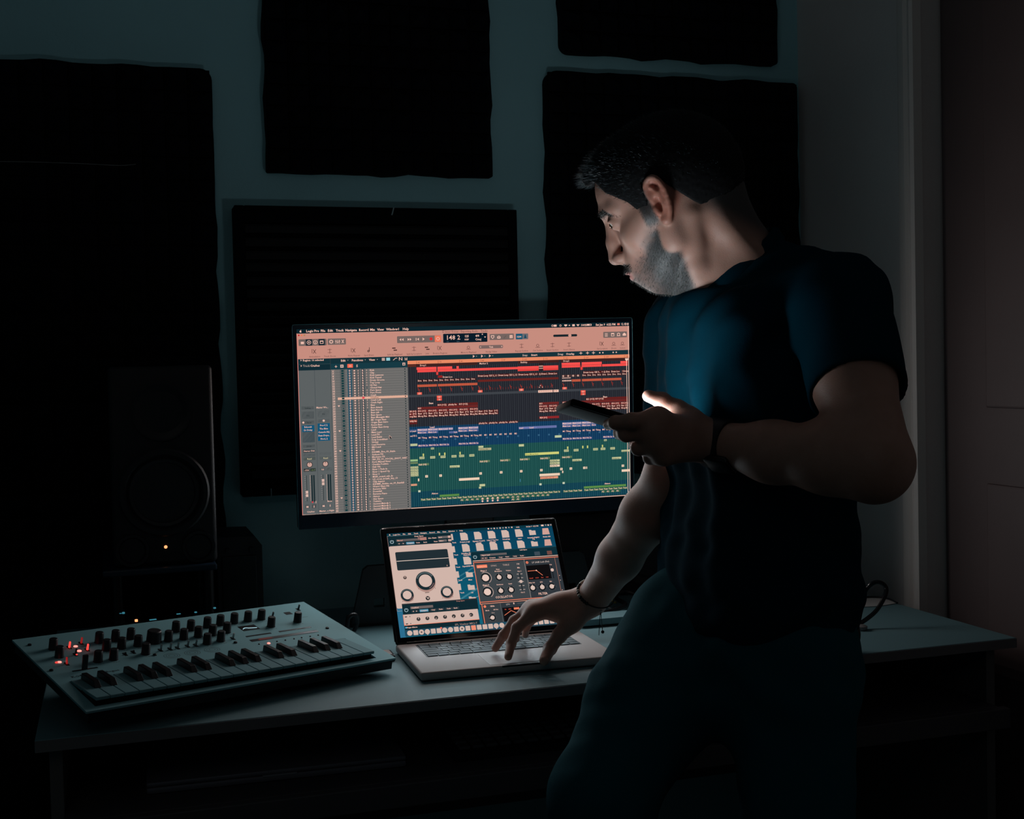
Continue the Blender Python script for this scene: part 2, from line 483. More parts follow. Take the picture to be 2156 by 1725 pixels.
# ================================================================== FLAT GRAPHICS FOR SCREENS
def screen_mat(name, strength, sampled):
    m = bpy.data.materials.new(name); m.use_nodes = True
    nt = m.node_tree; nt.nodes.clear()
    out = nt.nodes.new('ShaderNodeOutputMaterial')
    e = nt.nodes.new('ShaderNodeEmission'); a = nt.nodes.new('ShaderNodeAttribute')
    a.attribute_name = 'Col'
    e.inputs['Strength'].default_value = strength
    nt.links.new(a.outputs['Color'], e.inputs['Color'])
    nt.links.new(e.outputs[0], out.inputs['Surface'])
    try: m.cycles.emission_sampling = 'FRONT_BACK' if sampled else 'NONE'
    except Exception: pass
    return m
M['scr_big'] = screen_mat('screen_light', 1.0, True)
M['scr_small'] = screen_mat('screen_ink', 1.0, False)

_glyph = {}
def text_mesh(s, bold):
    k = (s, bold)
    if k not in _glyph:
        cu = bpy.data.curves.new('t', 'FONT'); cu.body = s; cu.size = 1.0
        cu.offset = bold; cu.resolution_u = 1
        o = bpy.data.objects.new('t', cu)
        me = o.to_mesh()
        V = [(v.co.x, v.co.y) for v in me.vertices]
        F = [tuple(p.vertices) for p in me.polygons]
        w = max([v[0] for v in V], default=0)
        o.to_mesh_clear(); bpy.data.objects.remove(o); bpy.data.curves.remove(cu)
        _glyph[k] = (V, F, w)
    return _glyph[k]

class UI:
    """flat drawing in its own units (w x h, y down) on a panel W x H metres; x right, z up, viewer at -y"""
    def __init__(s, w, h, W, H):
        s.w, s.h, s.sx, s.sz = w, h, W / w, H / h
        s.out = {'g': ([], [], []), 't': ([], [], [])}
    def add(s, pts, faces, col, layer, which):
        V, F, C = s.out[which]; n = len(V)
        V.extend([(x * s.sx, -layer * 6e-5, (s.h - y) * s.sz) for x, y in pts])
        F.extend([tuple(n + i for i in f) for f in faces])
        c = (*lin(col), 1.0)
        C.extend([c] * len(faces))
    def poly(s, pts, col, layer=1, which='g'):
        s.add(pts, [tuple(range(len(pts)))], col, layer, which)
    def rect(s, x0, y0, x1, y1, col, layer=1, which='g'):
        s.poly([(x0, y1), (x1, y1), (x1, y0), (x0, y0)], col, layer, which)
    def rrect(s, x0, y0, x1, y1, r, col, layer=1.5, which='g'):
        pts = []
        for cx, cy, a0 in ((x0 + r, y1 - r, 180), (x1 - r, y1 - r, 90), (x1 - r, y0 + r, 0), (x0 + r, y0 + r, -90)):
            for k in range(5):
                a = math.radians(a0 - 22.5 * k)
                pts.append((cx + r * math.cos(a), cy + r * math.sin(a)))
        s.poly(pts, col, layer, which)
    def disc(s, cx, cy, r, col, layer=2, n=20, which='t'):
        s.poly([(cx + r * math.cos(2 * PI * k / n), cy + r * math.sin(2 * PI * k / n)) for k in range(n)], col, layer, which)
    def ring(s, cx, cy, r0, r1, col, layer=2, a0=0, a1=360, n=24, which='t'):
        pts = []; f = []
        for k in range(n + 1):
            a = math.radians(a0 + (a1 - a0) * k / n)
            pts += [(cx + r0 * math.cos(a), cy + r0 * math.sin(a)), (cx + r1 * math.cos(a), cy + r1 * math.sin(a))]
        for k in range(n): f.append((2 * k, 2 * k + 1, 2 * k + 3, 2 * k + 2))
        s.add(pts, f, col, layer, which)
    def line(s, x0, y0, x1, y1, w, col, layer=2, which='t'):
        d = math.hypot(x1 - x0, y1 - y0) or 1
        nx, ny = -(y1 - y0) / d * w / 2, (x1 - x0) / d * w / 2
        s.poly([(x0 + nx, y0 + ny), (x1 + nx, y1 + ny), (x1 - nx, y1 - ny), (x0 - nx, y0 - ny)], col, layer, which)
    def text(s, x, y, t, size, col, layer=4, align='l', bold=.018, maxw=None):
        """x, y: left (or centre) of the baseline; size: cap height about .7 size"""
        V, F, w = text_mesh(t, bold)
        k = size
        kx = k
        if maxw and w * k > maxw: kx = maxw / w
        x0 = x - (w * kx / 2 if align == 'c' else w * kx if align == 'r' else 0)
        s.add([(x0 + a * kx, y - b * k) for a, b in V], F, col, layer, 't')
    def build(s, name, m, which, parent):
        V, F, C = s.out[which]
        me = bpy.data.meshes.new(name)
        me.from_pydata(V, [], F)
        at_ = me.color_attributes.new('Col', 'FLOAT_COLOR', 'CORNER')
        cnt = np.array([len(f) for f in F])
        cc = np.repeat(np.array(C, np.float32), cnt, axis=0)
        at_.data.foreach_set('color', cc.ravel())
        return link(name, me, m, parent)

PK = (236, 188, 172)      # the pale ink of the interface
# ------------------------------------------------------------------ the arrangement shown on the monitor
def monitor_ui(W, H, parent):
    u = UI(1000, 540, W, H)
    R = random.Random(4)
    # window areas
    u.rect(0, 0, 1000, 12.5, (12, 34, 42))
    u.rect(0, 12.5, 1000, 86, (198, 140, 126))
    u.rect(0, 86, 316, 102, (20, 48, 56)); u.rect(316, 86, 1000, 100, (22, 50, 58))
    u.rect(0, 102, 93, 119, (17, 43, 52)); u.rect(93, 102, 316, 119, (22, 58, 68))
    u.rect(0, 119, 93, 540, (92, 97, 98)); u.rect(93, 119, 316, 540, (112, 110, 108))
    u.rect(316, 100, 1000, 110, (232, 138, 100))
    u.rect(316, 110, 1000, 296, (36, 38, 45))
    u.rect(316, 296, 1000, 360, (16, 54, 88)); u.rect(316, 360, 1000, 490, (26, 74, 72)); u.rect(316, 490, 1000, 536, (16, 60, 76))
    u.rect(0, 537.5, 1000, 540, (220, 180, 165))
    u.rect(0, 12, 1.6, 540, (225, 140, 128), 2)
    # menu bar
    for x, t in ((27, 'Logic Pro'), (68, 'File'), (88, 'Edit'), (111, 'Track'), (138, 'Navigate'), (177, 'Record'), (209, 'Mix'), (230, 'View'), (256, 'Window'), (290, '1'), (304, 'Help')):
        u.text(x, 9, t, 9.5, PK, bold=.03)
    u.disc(11.5, 6.6, 2.9, PK, 2); u.disc(14.1, 5.9, 1.2, (12, 34, 42), 3); u.line(11.8, 3.2, 13, 1.8, 1, PK, 3)
    for k, (x, t) in enumerate(((745, ''), (757, ''), (770, ''),)):
        u.ring(x + 12, 6.5, 2, 3.2, PK) if k != 1 else u.rect(x + 4, 3.5, x + 13, 9.5, PK, 2, 't')
    u.poly([(794, 3.5), (803, 3.5), (803, 7), (798.5, 10), (794, 7)], PK, 2, 't')
    u.rect(808, 5, 812, 8, PK, 2, 't'); u.rect(819, 3.5, 827, 9.5, PK, 2, 't')
    u.poly([(832, 4), (842, 4), (837, 10)], PK, 2, 't')
    u.text(846, 9.5, '100%', 8.5, PK, bold=.03); u.rect(865, 3.5, 880, 9, PK, 2, 't'); u.rect(874, 4.5, 878, 8, (60, 70, 74), 3, 't')
    u.text(893, 9.5, 'Sat Jan 9  6:22 PM', 9, PK, bold=.03, maxw=63)
    u.rect(928 + 34, 3.5, 936 + 34, 9, (240, 130, 110), 2, 't'); u.ring(978, 6, 2, 3, PK); u.line(980, 8, 982, 10, 1, PK)
    u.ring(988, 6.3, 1.5, 3.4, PK); u.rect(993, 3.5, 999, 5, PK, 2, 't'); u.rect(993, 6, 999, 7.5, PK, 2, 't'); u.rect(993, 8.5, 999, 9.6, PK, 2, 't')
    # title and transport
    for x, c in ((5, (200, 30, 40)), (13, (235, 120, 80)), (21, (180, 130, 85))): u.disc(x + 1, 17.5, 2.4, c, 2)
    u.text(429, 20, 'Inner Voices - Exporting Audio - Tracks', 9, (120, 78, 72), bold=.01, maxw=128); u.rect(421, 13, 426, 19.5, (120, 78, 72), 2, 't')
    u.rect(421.8, 14, 425.2, 18.5, (198, 140, 126), 3, 't')
    u.rrect(5, 29, 84, 48, 2, (112, 98, 94)); u.rect(25, 29, 43, 48, (24, 40, 48), 2); u.rect(61, 29, 79, 48, (24, 40, 48), 2)
    u.rect(11, 36, 20, 43, PK, 3, 't'); u.ring(34, 38.5, 4.5, 6, PK, 3); u.disc(34, 38.5, 2, PK, 3); u.ring(52, 38.5, 4.5, 6, PK, 3); u.rect(51.2, 36, 52.8, 42, PK, 3, 't')
    u.rect(65, 34, 75, 43, PK, 3, 't'); u.rect(66.5, 37, 73.5, 41.5, (24, 40, 48), 4, 't')
    u.rrect(87, 29, 139, 47, 2, (112, 98, 94)); u.ring(97, 38, 3, 5, PK, 3)
    for k in range(8): u.line(97 + 4.5 * math.cos(k * PI / 4), 38 + 4.5 * math.sin(k * PI / 4), 97 + 6.5 * math.cos(k * PI / 4), 38 + 6.5 * math.sin(k * PI / 4), 1, PK, 3)
    for k in range(3): u.rect(110 + k * 5, 33, 111.4 + k * 5, 44, PK, 3, 't'); u.rect(108.8 + k * 5, 36 + (k % 2) * 3, 112.6 + k * 5, 38 + (k % 2) * 3, PK, 3, 't')
    u.line(127, 33, 133, 43, 1.6, PK, 3); u.line(133, 33, 127, 43, 1.6, PK, 3)
    u.rrect(287, 27, 417, 47, 2, (116, 100, 96))
    def tri(x, y, s_, d, c=PK): u.poly([(x, y - s_), (x + d * s_ * 1.3, y), (x, y + s_)], c, 3, 't')
    tri(299, 37, 4, -1); tri(306, 37, 4, -1); tri(318, 37, 4, 1); tri(324, 37, 4, 1)
    u.rect(342, 33, 343.8, 41, PK, 3, 't'); tri(351, 37, 4, -1); tri(362, 37, 4.6, 1); u.disc(387, 37, 4.6, (205, 40, 46), 3)
    u.rect(398, 27.5, 416.6, 46.5, (236, 120, 92), 2); u.ring(407.5, 37, 3.4, 5, PK, 3)
    u.rrect(423, 23, 556, 50, 2, (9, 27, 40))
    u.text(431, 41, '148', 19, PK, bold=.01); u.text(465, 41, '2', 19, PK, bold=.01)
    u.text(433, 48, 'BAR', 3.8, (60, 90, 105)); u.text(463, 48, 'BEAT', 3.8, (60, 90, 105))
    u.text(487, 34.5, '125', 8.8, PK, bold=.03); u.text(487, 43.5, 'KEEP', 6, PK, bold=.02); u.text(520, 34, '4/4', 8.6, PK, bold=.03); u.text(519, 44.5, 'Cmaj', 8.6, PK, bold=.02)
    u.disc(541, 27, 1.8, PK, 3); tri(549, 35, 0, 1); u.poly([(546, 34), (552, 34), (549, 38)], PK, 3, 't')
    u.rrect(563, 27, 637, 45, 2, (116, 100, 96))
    u.poly([(567, 31), (577, 31), (577, 37), (572, 42), (567, 37)], PK, 3, 't'); u.poly([(569, 33), (575, 33), (575, 36.5), (572, 39.5), (569, 36.5)], (116, 100, 96), 4, 't')
    u.ring(591, 38, 3, 5.2, PK, 3, 180, 360); u.rect(586, 38, 596, 41, PK, 3, 't'); u.line(606, 41, 613, 33, 1.4, (90, 78, 76), 3)
    u.rect(624, 31.5, 633, 41, PK, 3, 't'); u.text(626.5, 40, '1', 8, (116, 100, 96), 5, bold=.03)
    u.rrect(643, 28, 681, 45, 2, (104, 104, 108)); u.rect(643, 28, 663, 45, (18, 84, 112), 2); u.text(645.5, 39.5, '1234', 7, PK, bold=.03)
    u.poly([(668, 42), (676, 42), (673, 31), (671, 31)], (20, 70, 96), 3, 't')
    u.rrect(759, 33.5, 834, 40.5, 3, (26, 38, 44)); u.disc(811, 37, 5, (205, 150, 136), 3)
    u.rrect(917, 29, 993, 47, 2, (112, 98, 94))
    for k in range(3): u.rect(922, 33.5 + k * 4, 931, 35.2 + k * 4, PK, 3, 't')
    u.rect(942, 33, 952, 43, PK, 3, 't'); u.rect(943.6, 36.5, 950.4, 41.5, (112, 98, 94), 4, 't'); u.ring(966, 37.5, 3, 5, PK, 3, 110, 430); u.rect(960, 41.6, 972, 43, PK, 3, 't')
    u.poly([(979, 42), (979, 37), (984.5, 32.5), (990, 37), (990, 42)], PK, 3, 't')
    # tool row
    dim = (122, 80, 74)
    for x, t in ((49, 'Articulation'), (92, 'Track Zoom'), (161, 'Note Repeat'), (204, 'Spot Erase'), (279, 'Split by Playhead'), (336, 'Split by Locators'), (375, 'Join'),
                 (413, 'Bounce Regions'), (498, 'Move to Playhead'), (567, 'Nudge Value'), (660, 'Repeat Section'), (710, 'Cut Section'), (756, 'Insert Section'), (808, 'Insert Silence'),
                 (913, 'Set Locators'), (950, 'Zoom'), (978, 'Colors')):
        u.text(x, 82, t, 6.6, dim, align='c', bold=.012, maxw=46 if len(t) > 9 else 40)
        if t == 'Nudge Value':
            u.rrect(530, 60, 603, 70, 3, (122, 100, 96), 2); u.text(567, 68, 'Tick', 7, PK, 4, 'c', .03); tri(536, 65, 2.5, -1); tri(598, 65, 2.5, 1); continue
        v = int(x) % 4
        if t == 'Spot Erase': u.ring(x - 1, 68, 1.5, 3.2, (40, 26, 24), 2); u.rect(x + 1, 57, x + 2.4, 68, (40, 26, 24), 2, 't')
        elif v == 0: u.rect(x - 6, 60, x + 6, 61.2, dim, 2, 't'); u.rect(x - 6, 69, x + 6, 70.2, dim, 2, 't'); u.rect(x - .8, 58, x + .8, 72, dim, 2, 't')
        elif v == 1: u.line(x - 4, 59, x + 4, 71, 1.4, (70, 44, 40)); u.line(x + 4, 59, x - 4, 71, 1.4, (70, 44, 40)); u.rect(x - 8, 58, x - 6.4, 70, dim, 2, 't')
        elif v == 2: u.ring(x, 65, 3, 4.4, dim); u.rect(x - 7, 70, x + 7, 71.4, dim, 2, 't')
        else: u.rect(x - 7, 60, x + 3, 63, (60, 38, 36), 2, 't'); u.rect(x - 3, 66, x + 7, 69, (60, 38, 36), 2, 't')
    # header rows
    tri(9, 89.5, 2.6, 1); u.text(15, 92.5, 'Region: 16 selected', 8, PK, bold=.025, maxw=59)
    tri(9, 105.5, 2.6, 1); u.text(15, 108.5, 'Track: ', 8, (170, 150, 142), bold=.015); u.text(36, 108.5, 'Crashes', 8, PK, bold=.03, maxw=30)
    u.line(0, 102, 93, 102, .8, (60, 76, 80)); u.line(93, 86, 93, 540, 1.2, (52, 62, 66), 3)
    for x, t in ((123, 'Edit'), (154, 'Functions'), (204, 'View')): u.text(x, 96.5, t, 8.4, PK, bold=.03)
    for x in (143, 193, 228): u.poly([(x - 2, 92), (x + 2, 92), (x, 95)], (150, 140, 134), 3, 't')
    u.rect(241, 89, 250, 97.5, (190, 160, 150), 2, 't'); u.rect(254, 89, 265, 97.5, (150, 205, 215), 2, 't')
    u.line(274, 97, 281, 91, 1.6, PK); u.line(281, 91, 286, 91, 1.6, PK); u.rect(291, 89, 293, 98, PK, 2, 't'); u.rect(299, 89, 301, 98, PK, 2, 't'); u.line(292, 89, 300, 98, 1.2, PK)
    for k in range(3): u.rect(308 + k * 3, 90 + (k % 2) * 2, 309.4 + k * 3, 98, PK, 2, 't')
    u.rect(105, 109.6, 112, 111, PK, 2, 't'); u.rect(107.8, 106.8, 109.2, 113.8, PK, 2, 't'); u.rect(121, 105.5, 130, 114, PK, 2, 't'); u.rect(123, 107.5, 128, 112, (120, 130, 130), 3, 't')
    u.rrect(141, 104, 157, 115, 1, (238, 100, 74), 2); u.text(146, 113, 'H', 9, PK, 4, bold=.02); u.text(166.5, 113.5, 'S', 10, PK, 4, bold=.03)
    u.rect(301, 105, 309, 113, PK, 2, 't'); u.rect(303, 107.5, 307, 111.5, (40, 66, 74), 3, 't')
    for x, t in ((662, 'Snap:'), (689, 'Smart'), (772, 'Drag:'), (798, 'Overlap')): u.text(x, 96, t, 8, PK if t in ('Smart', 'Overlap') else (190, 165, 155), bold=.03)
    for x in (511, 536, 560): u.poly([(x, 88), (x + 6, 92), (x + 3, 94), (x, 97)], PK, 2, 't'); u.poly([(x + 9, 91), (x + 13, 91), (x + 11, 94)], (160, 145, 138), 2, 't')
    for x in (845, 866, 885): u.line(x - 5, 92, x + 5, 92, 1.6, PK); u.rect(x - 1, 88, x + 1, 96, PK, 2, 't')
    for x in (905, 915, 948, 958): u.disc(x, 92.5, 2.2, PK, 2)
    # inspector strips
    u.line(47, 119, 47, 540, 1, (66, 74, 78), 2)
    sh = (74, 80, 82)
    u.rect(7, 223, 42, 232, sh); u.text(24.5, 230, 'Setting', 6, (40, 48, 50), align='c')
    u.text(66, 230, 'Master We...', 7, PK, align='c', bold=.02, maxw=34)
    u.rect(7, 238, 42, 259, sh); u.text(25, 252, 'EQ', 6, (50, 58, 60), align='c'); u.rect(52, 236, 86, 257, sh); u.text(69, 249, 'EQ', 6, (50, 58, 60), align='c')
    u.rect(7, 265, 42, 274, sh); u.disc(11, 269.5, 3, PK, 2); u.text(27, 272, 'Input', 6, (44, 50, 52), align='c'); u.rect(52, 262, 86, 271, (60, 68, 72)); u.disc(69, 266.5, 3.2, PK, 2)
    u.rect(7, 278, 42, 328, (62, 74, 80)); u.rect(7, 278, 42, 297, (20, 84, 116), 2)
    u.text(24, 285, 'Echosub', 6.4, PK, align='c', bold=.02, maxw=24); u.text(24, 294, 'Dr Delay', 6.4, PK, align='c', bold=.02, maxw=26)
    u.rect(51, 274, 86, 325, (20, 84, 116), 2)
    for k, t in enumerate(('Pro-C 2', 'The Blue', 'Console EQ', 'Dam Dope..', 'Pro-L 2')): u.text(68.5, 282 + k * 9.9, t, 6.6, PK, align='c', bold=.025, maxw=32)
    u.rect(8, 335, 42, 343, sh); u.text(25, 341, 'Sends', 6, (48, 54, 56), align='c')
    u.rect(8, 348, 42, 358, (44, 52, 56)); u.text(25, 355, 'Stereo Out', 6.6, PK, align='c', bold=.02, maxw=31)
    u.rect(8, 361, 42, 369, sh); u.rect(54, 359, 88, 367, sh)
    for x in (8, 54):
        u.rect(x, 371, x + 34, 380, (70, 78, 74)); u.text(x + 17, 378, 'Read', 6.4, (205, 190, 150), align='c', bold=.02)
    for x in (25, 70):
        u.disc(x, 393, 8.6, (40, 42, 44), 2); u.disc(x, 393, 6.8, (200, 160, 148), 3); u.rect(x - .7, 386, x + .7, 391, (40, 42, 44), 4, 't')
    for x, t, t2 in ((8, '-17.8', '-21.7'), (54, '0.0', '')):
        u.rect(x, 404, x + 16, 413, (18, 26, 28)); u.rect(x + 18, 404, x + 34, 413, (18, 34, 30)); u.text(x + 8, 411, t, 5.8, PK, align='c', bold=.03); u.text(x + 26, 411, t2, 5.8, (120, 140, 90), align='c')
    for x, yc in ((15, 478), (62, 446)):
        u.rect(x - .8, 424, x + .8, 500, (46, 52, 54), 2)
        for k in range(12): u.rect(x - 6, 426 + k * 6.3, x - 3, 427 + k * 6.3, (150, 140, 136), 2, 't')
        u.rect(x - 3.6, yc - 9, x + 3.6, yc + 9, (215, 180, 168), 3); u.rect(x - 3.6, yc - .7, x + 3.6, yc + .7, (60, 60, 60), 4, 't')
        for q in (13, 19): 
            u.rect(x + q, 424, x + q + 4, 502, (26, 42, 46), 2)
        for k in range(24): u.rect(x + 9, 424 + k * 3.2, x + 11.4, 425.4 + k * 3.2, (185, 160, 150), 2, 't')
    u.disc(30, 503, 2.6, (205, 60, 70), 2); u.rect(39, 500, 40.4, 507, PK, 2, 't'); u.text(79, 505, 'Bnce', 6.6, PK, align='c', bold=.02)
    for x, t in ((15, 'M'), (34, 'S'), (61, 'M'), (80, 'S')): u.rect(x - 6, 510, x + 6, 521, (66, 72, 74)); u.text(x, 519, t, 8, PK, align='c', bold=.03)
    u.text(24, 533, 'Crashes', 6.6, PK, align='c', bold=.02, maxw=26); u.text(70, 533, 'Master...e Night', 6.6, PK, align='c', bold=.02, maxw=44)
    # track list
    names = ['Kick', 'Clap', 'Kick Lawsons', 'Kick Tuned', 'Drum Groove', 'Top Loop', 'Hi Hat', 'Closed Hat', 'Perc Space', 'Perc Front', 'Crash', 'Crashes', 'Crash Left', 'Crash Right', 'Bass',
             'Bass Attack', 'Bass Knock', 'Bass sub', 'Bass Space', 'Bass Messgish Mid', 'M1 Organ Bass', 'Organ Bass Intro', 'Reese Bass', 'Guitar Bass Dirty', 'Lead', 'Main Lead', 'Lead FX', 'Lead Build',
             'Sorg Soundblast', 'Virtual', 'Lead Reverse', 'Mid Lead', 'FX', 'KSHMR_Fire_03_Sizzle', 'Sadness FX', 'Mechanic FX', '789_FH_V1_VOCAL_SHOT_WET', 'Kora Manual Riser', 'Crackle Positive', 'Stab Hit',
             'Riser 1 Fade In', 'Riser 1 Speed Up', 'Riser 3', 'MGK_sound_sub_fx', 'LZ_vocal_breath_dry_13', 'Clap Impact', 'KSHMR_Ambie...ns_09_Rainfall', 'Weird Glass Hit', 'Reverse WH', 'Downfall',
             'Reverse Piano', 'Atmos', 'Arp Space', 'Texture', 'Second Melody 1', 'Second Melody 2', 'Second Melody 3']
    n = len(names); y0, dy = 120.5, (537 - 120.5) / 57.0
    u.rect(94, 119, 105, 537, (126, 118, 114), 2); u.rect(119, 119, 134, 537, (92, 96, 96), 2); u.rect(140.5, 119, 153, 537, (30, 78, 98), 2)
    for x0, x1 in ((155.5, 165.5), (167.5, 176), (179.5, 190)): u.rect(x0, 119, x1, 537, (70, 78, 82), 2)
    u.rect(192.5, 119, 199, 537, (96, 98, 98), 2)
    for i, nm in enumerate(names):
        y = y0 + (i + .8) * dy
        sel = nm == 'Crashes'
        if sel: u.rect(111, y - dy * .85, 314, y + dy * .2, (222, 172, 150), 3)
        u.line(105, y0 + i * dy, 316, y0 + i * dy, .8, (84, 86, 86), 3)
        u.text(99.5, y, str(6 + i), 7, PK, align='c', bold=.03)
        u.rect(123, y - 5.2, 130, y - .2, (16, 58, 62) if i < 14 or 15 < i else (80, 86, 88), 4, 't') if i % 2 == 0 or i < 14 else u.disc(126.5, y - 2.6, 2, (20, 62, 66), 4, 8)
        u.ring(146.7, y - 2.6, 1.3, 2.5, PK, 4, n=8)
        u.text(160.5, y, 'M', 6.6, PK, align='c', bold=.04); u.text(171.5, y, 'S', 6.6, PK, align='c', bold=.04)
        if sel: u.rect(181, y - 5, 188, y - .2, (230, 60, 76), 5, 't')
        else: u.text(184.7, y, 'R', 6.6, PK, align='c', bold=.04)
        if i % 9 != 7: u.rect(195.2, y - 5, 196.6, y - .4, PK, 4, 't')
        if not sel: u.text(205, y, nm, 7.2, PK, bold=.022, maxw=104)
        else: u.text(205, y, nm, 7.2, (150, 110, 98), bold=.022)
        u.disc(307.5, y - 2.6, 1.9, (34, 48, 52), 4, 8)
        if nm in ('Bass', 'Lead', 'FX', 'Atmos'): u.poly([(110, y - 5), (117, y - 5), (113.5, y)], PK, 4, 't')
    u.poly([(257, 318), (257, 328), (259.4, 326), (261.5, 330), (263, 329), (261, 325.4), (264, 325)], (30, 30, 32), 5, 't')
    u.line(257, 318, 257, 328, .8, PK, 6); u.line(257, 318, 264, 325, .8, PK, 6)
    # ruler and markers
    for k, t in enumerate(('65', '73', '81', '89', '97', '105', '113', '121', '129', '137', '145')):
        x = 344 + k * 64.2; u.rect(x - 2, 102, x - 1, 110, (150, 84, 62), 2, 't'); u.text(x + 2, 108, t, 6, (130, 70, 52), bold=.01)
    u.rect(316, 110.4, 1000, 118, (64, 34, 32), 2)
    u.rect(316, 110.4, 341, 118, (92, 44, 36), 3)
    for x0, x1 in ((524, 648), (775, 782)): u.rect(x0, 110.4, x1, 118, (40, 40, 46), 3)
    for x, t in ((352, 'Drop1'), (530, 'Marker 2'), (656, 'Buildup'), (789, 'Drop2')): u.text(x, 116.8, t, 7, PK, bold=.02)
    # grid lines
    k = 0
    x = 318.0
    while x < 997:
        for ya, yb, c in ((118, 296, (56, 60, 66)), (296, 360, (34, 78, 108)), (360, 490, (48, 98, 94)), (490, 536, (36, 86, 98))):
            u.rect(x, ya, x + (1.5 if k % 2 else 1.0), yb, c, 2, 't')
        x += 8.05 / 1.25; k += 1
    u.rect(316, 201, 1000, 208, (62, 66, 72), 3, 't')
    # red drum regions
    RED, RED2, BRN, ORG, TAN = (250, 82, 78), (226, 66, 62), (98, 32, 30), (200, 92, 66), (236, 184, 164)
    for x0, x1 in ((342, 401), (404, 448), (461, 468), (784, 842), (847, 911), (971, 994)): u.rect(x0, 120, x1, 127.4, RED, 3)
    for x0, x1 in ((344, 401), (404, 773), (784, 842), (847, 910), (912, 994)): u.rect(x0, 128, x1, 135, RED, 3)
    u.rect(647, 135, 773, 141, RED2, 3); u.rect(647, 127, 773, 135, RED, 3)
    for x0, x1 in ((344, 401), (404, 773), (784, 994)):
        xx = x0
        while xx < x1: u.rect(xx, 128.6, xx + .8, 134.4, (205, 54, 54), 4, 't'); xx += 4
    u.rect(712, 119, 726, 141, (44, 28, 30), 5, 't')
    for q in range(4): u.rect(713 + q * 3.4, 126, 715 + q * 3.4, 130, PK, 6, 't'); u.rect(713 + q * 3.4, 133, 715 + q * 3.4, 136, PK, 6, 't')
    u.rect(400, 135.5, 406, 144, RED2, 3, 't'); u.rect(843, 134, 850, 143, RED2, 3, 't')
    def run(y, x0, x1, t, w, bg, h=6.4, size=6.6, pad=1.2, col=PK, w_draw=None):
        x = x0
        while x < x1 - w * .4:
            e = min(x + w - pad, x1)
            if bg: u.rect(x, y - h * .78, e, y + h * .22, bg, 3)
            u.text(x + .8, y, t, size, col, 5, bold=.025, maxw=max(2, e - x - 1.4)); x += w
    u.rect(405, 146, 418, 153, (150, 36, 36), 3, 't'); u.text(419, 153.5, 'Drum Loo', 6.8, PK, bold=.025)
    for x, t in ((525, 'Drum Loop 125 3_1.1'), (587, 'Drum Loop 125 3_1.2'), (649, 'Drum Loop 125 3_1.3'), (712, '@ Drum L'), (742, 'Drum Loo'), (852, 'Drum Loop 125 3_'), (910, '+ @ Dru'), (941, 'Drum Loo'), (976, '! Drum')):
        u.rect(x - 1, 147.5, x + (60 if len(t) > 12 else 28 if x < 975 else 17), 155.5, (76, 26, 26), 3); u.text(x, 153.6, t, 6.8, PK, 5, bold=.03, maxw=58 if len(t) > 12 else 27)
    run(162, 344, 523, 'Dru', 16, (66, 24, 24), 6.8); run(162, 784, 842, '@', 15.5, (76, 50, 48), 6.8); run(162, 848, 994, 'Dru', 16, (66, 24, 24), 6.8)
    u.rect(524, 163, 773, 169.5, (104, 36, 32), 3)
    for x0, x1 in ((343, 401), (404, 523), (815, 843), (847, 910), (912, 973)): u.rect(x0, 171.5, x1, 178.5, ORG, 3)
    for x0, x1 in ((343, 401), (404, 523), (815, 843), (847, 910), (912, 973)):
        xx = x0
        while xx < x1: u.rect(xx, 172, xx + .7, 178, (150, 62, 48), 4, 't'); xx += 3.2
    for q in range(9): u.rect(785 + q * 3.3, 172.5, 787 + q * 3.3, 177, PK, 4, 't')
    for q in range(6): u.rect(785 + q * 4.6, 165, 788 + q * 4.6, 168, PK, 4, 't')
    for q in range(22):
        x = 345 + q * 32 if q < 6 else 526 + (q - 6) * 32 if q < 14 else 786 + (q - 14) * 31
        if x < 992: u.line(x, 181, x + 4, 194, 1.8, (150, 50, 42), 4); u.rect(x + 3, 186, x + 6, 188, (140, 44, 40), 4, 't')
    for q in range(28): u.line(527 + q * 8.2, 188, 527 + q * 8.2, 194, 1.4, (120, 40, 38), 4)
    for x, t in ((342, '23'), (524, '23'), (650, '23'), (785, '23')): u.rect(x, 194, x + 14, 201, (236, 98, 80), 4); u.text(x + 7, 200, t, 6.4, PK, 6, 'c', .03)
    for x in (713, 716, 723): u.disc(x, 184 + (x % 5) * 2.6, 1.5, PK, 5, 8)
    u.rect(709, 201, 755, 208.5, (238, 196, 178), 4); u.rect(757, 201, 773, 208.5, (238, 196, 178), 4)
    for q in range(9): u.rect(712 + q * 6.5, 203, 716 + q * 6.5, 206, (200, 140, 126), 5, 't')
    for x in (400, 843): u.rect(x, 206, x + 15, 213, (240, 92, 76), 4); u.rect(x, 214, x + 15, 220.5, (228, 80, 66), 4); u.text(x + 7, 212.4, '!23', 6, PK, 6, 'c', .03); u.text(x + 8, 220, '22', 6, PK, 6, 'c', .03)
    u.text(376, 230, 'Bass', 7.4, PK, bold=.03); u.text(914, 231, 'Bass', 7.4, PK, bold=.03)
    for x, t in ((402, '810 (+12)'), (434, 'plucky ba'), (466, '819 (+12)'), (860, '821 (+12)'), (889, '819 (+12)')): u.rect(x - 1, 230, x + 29, 237.4, BRN, 3); u.text(x, 236, t, 6.6, PK, 5, bold=.03, maxw=28)
    u.rect(496, 230, 523, 237.4, BRN, 3); u.rect(918, 230, 994, 237.4, BRN, 3)
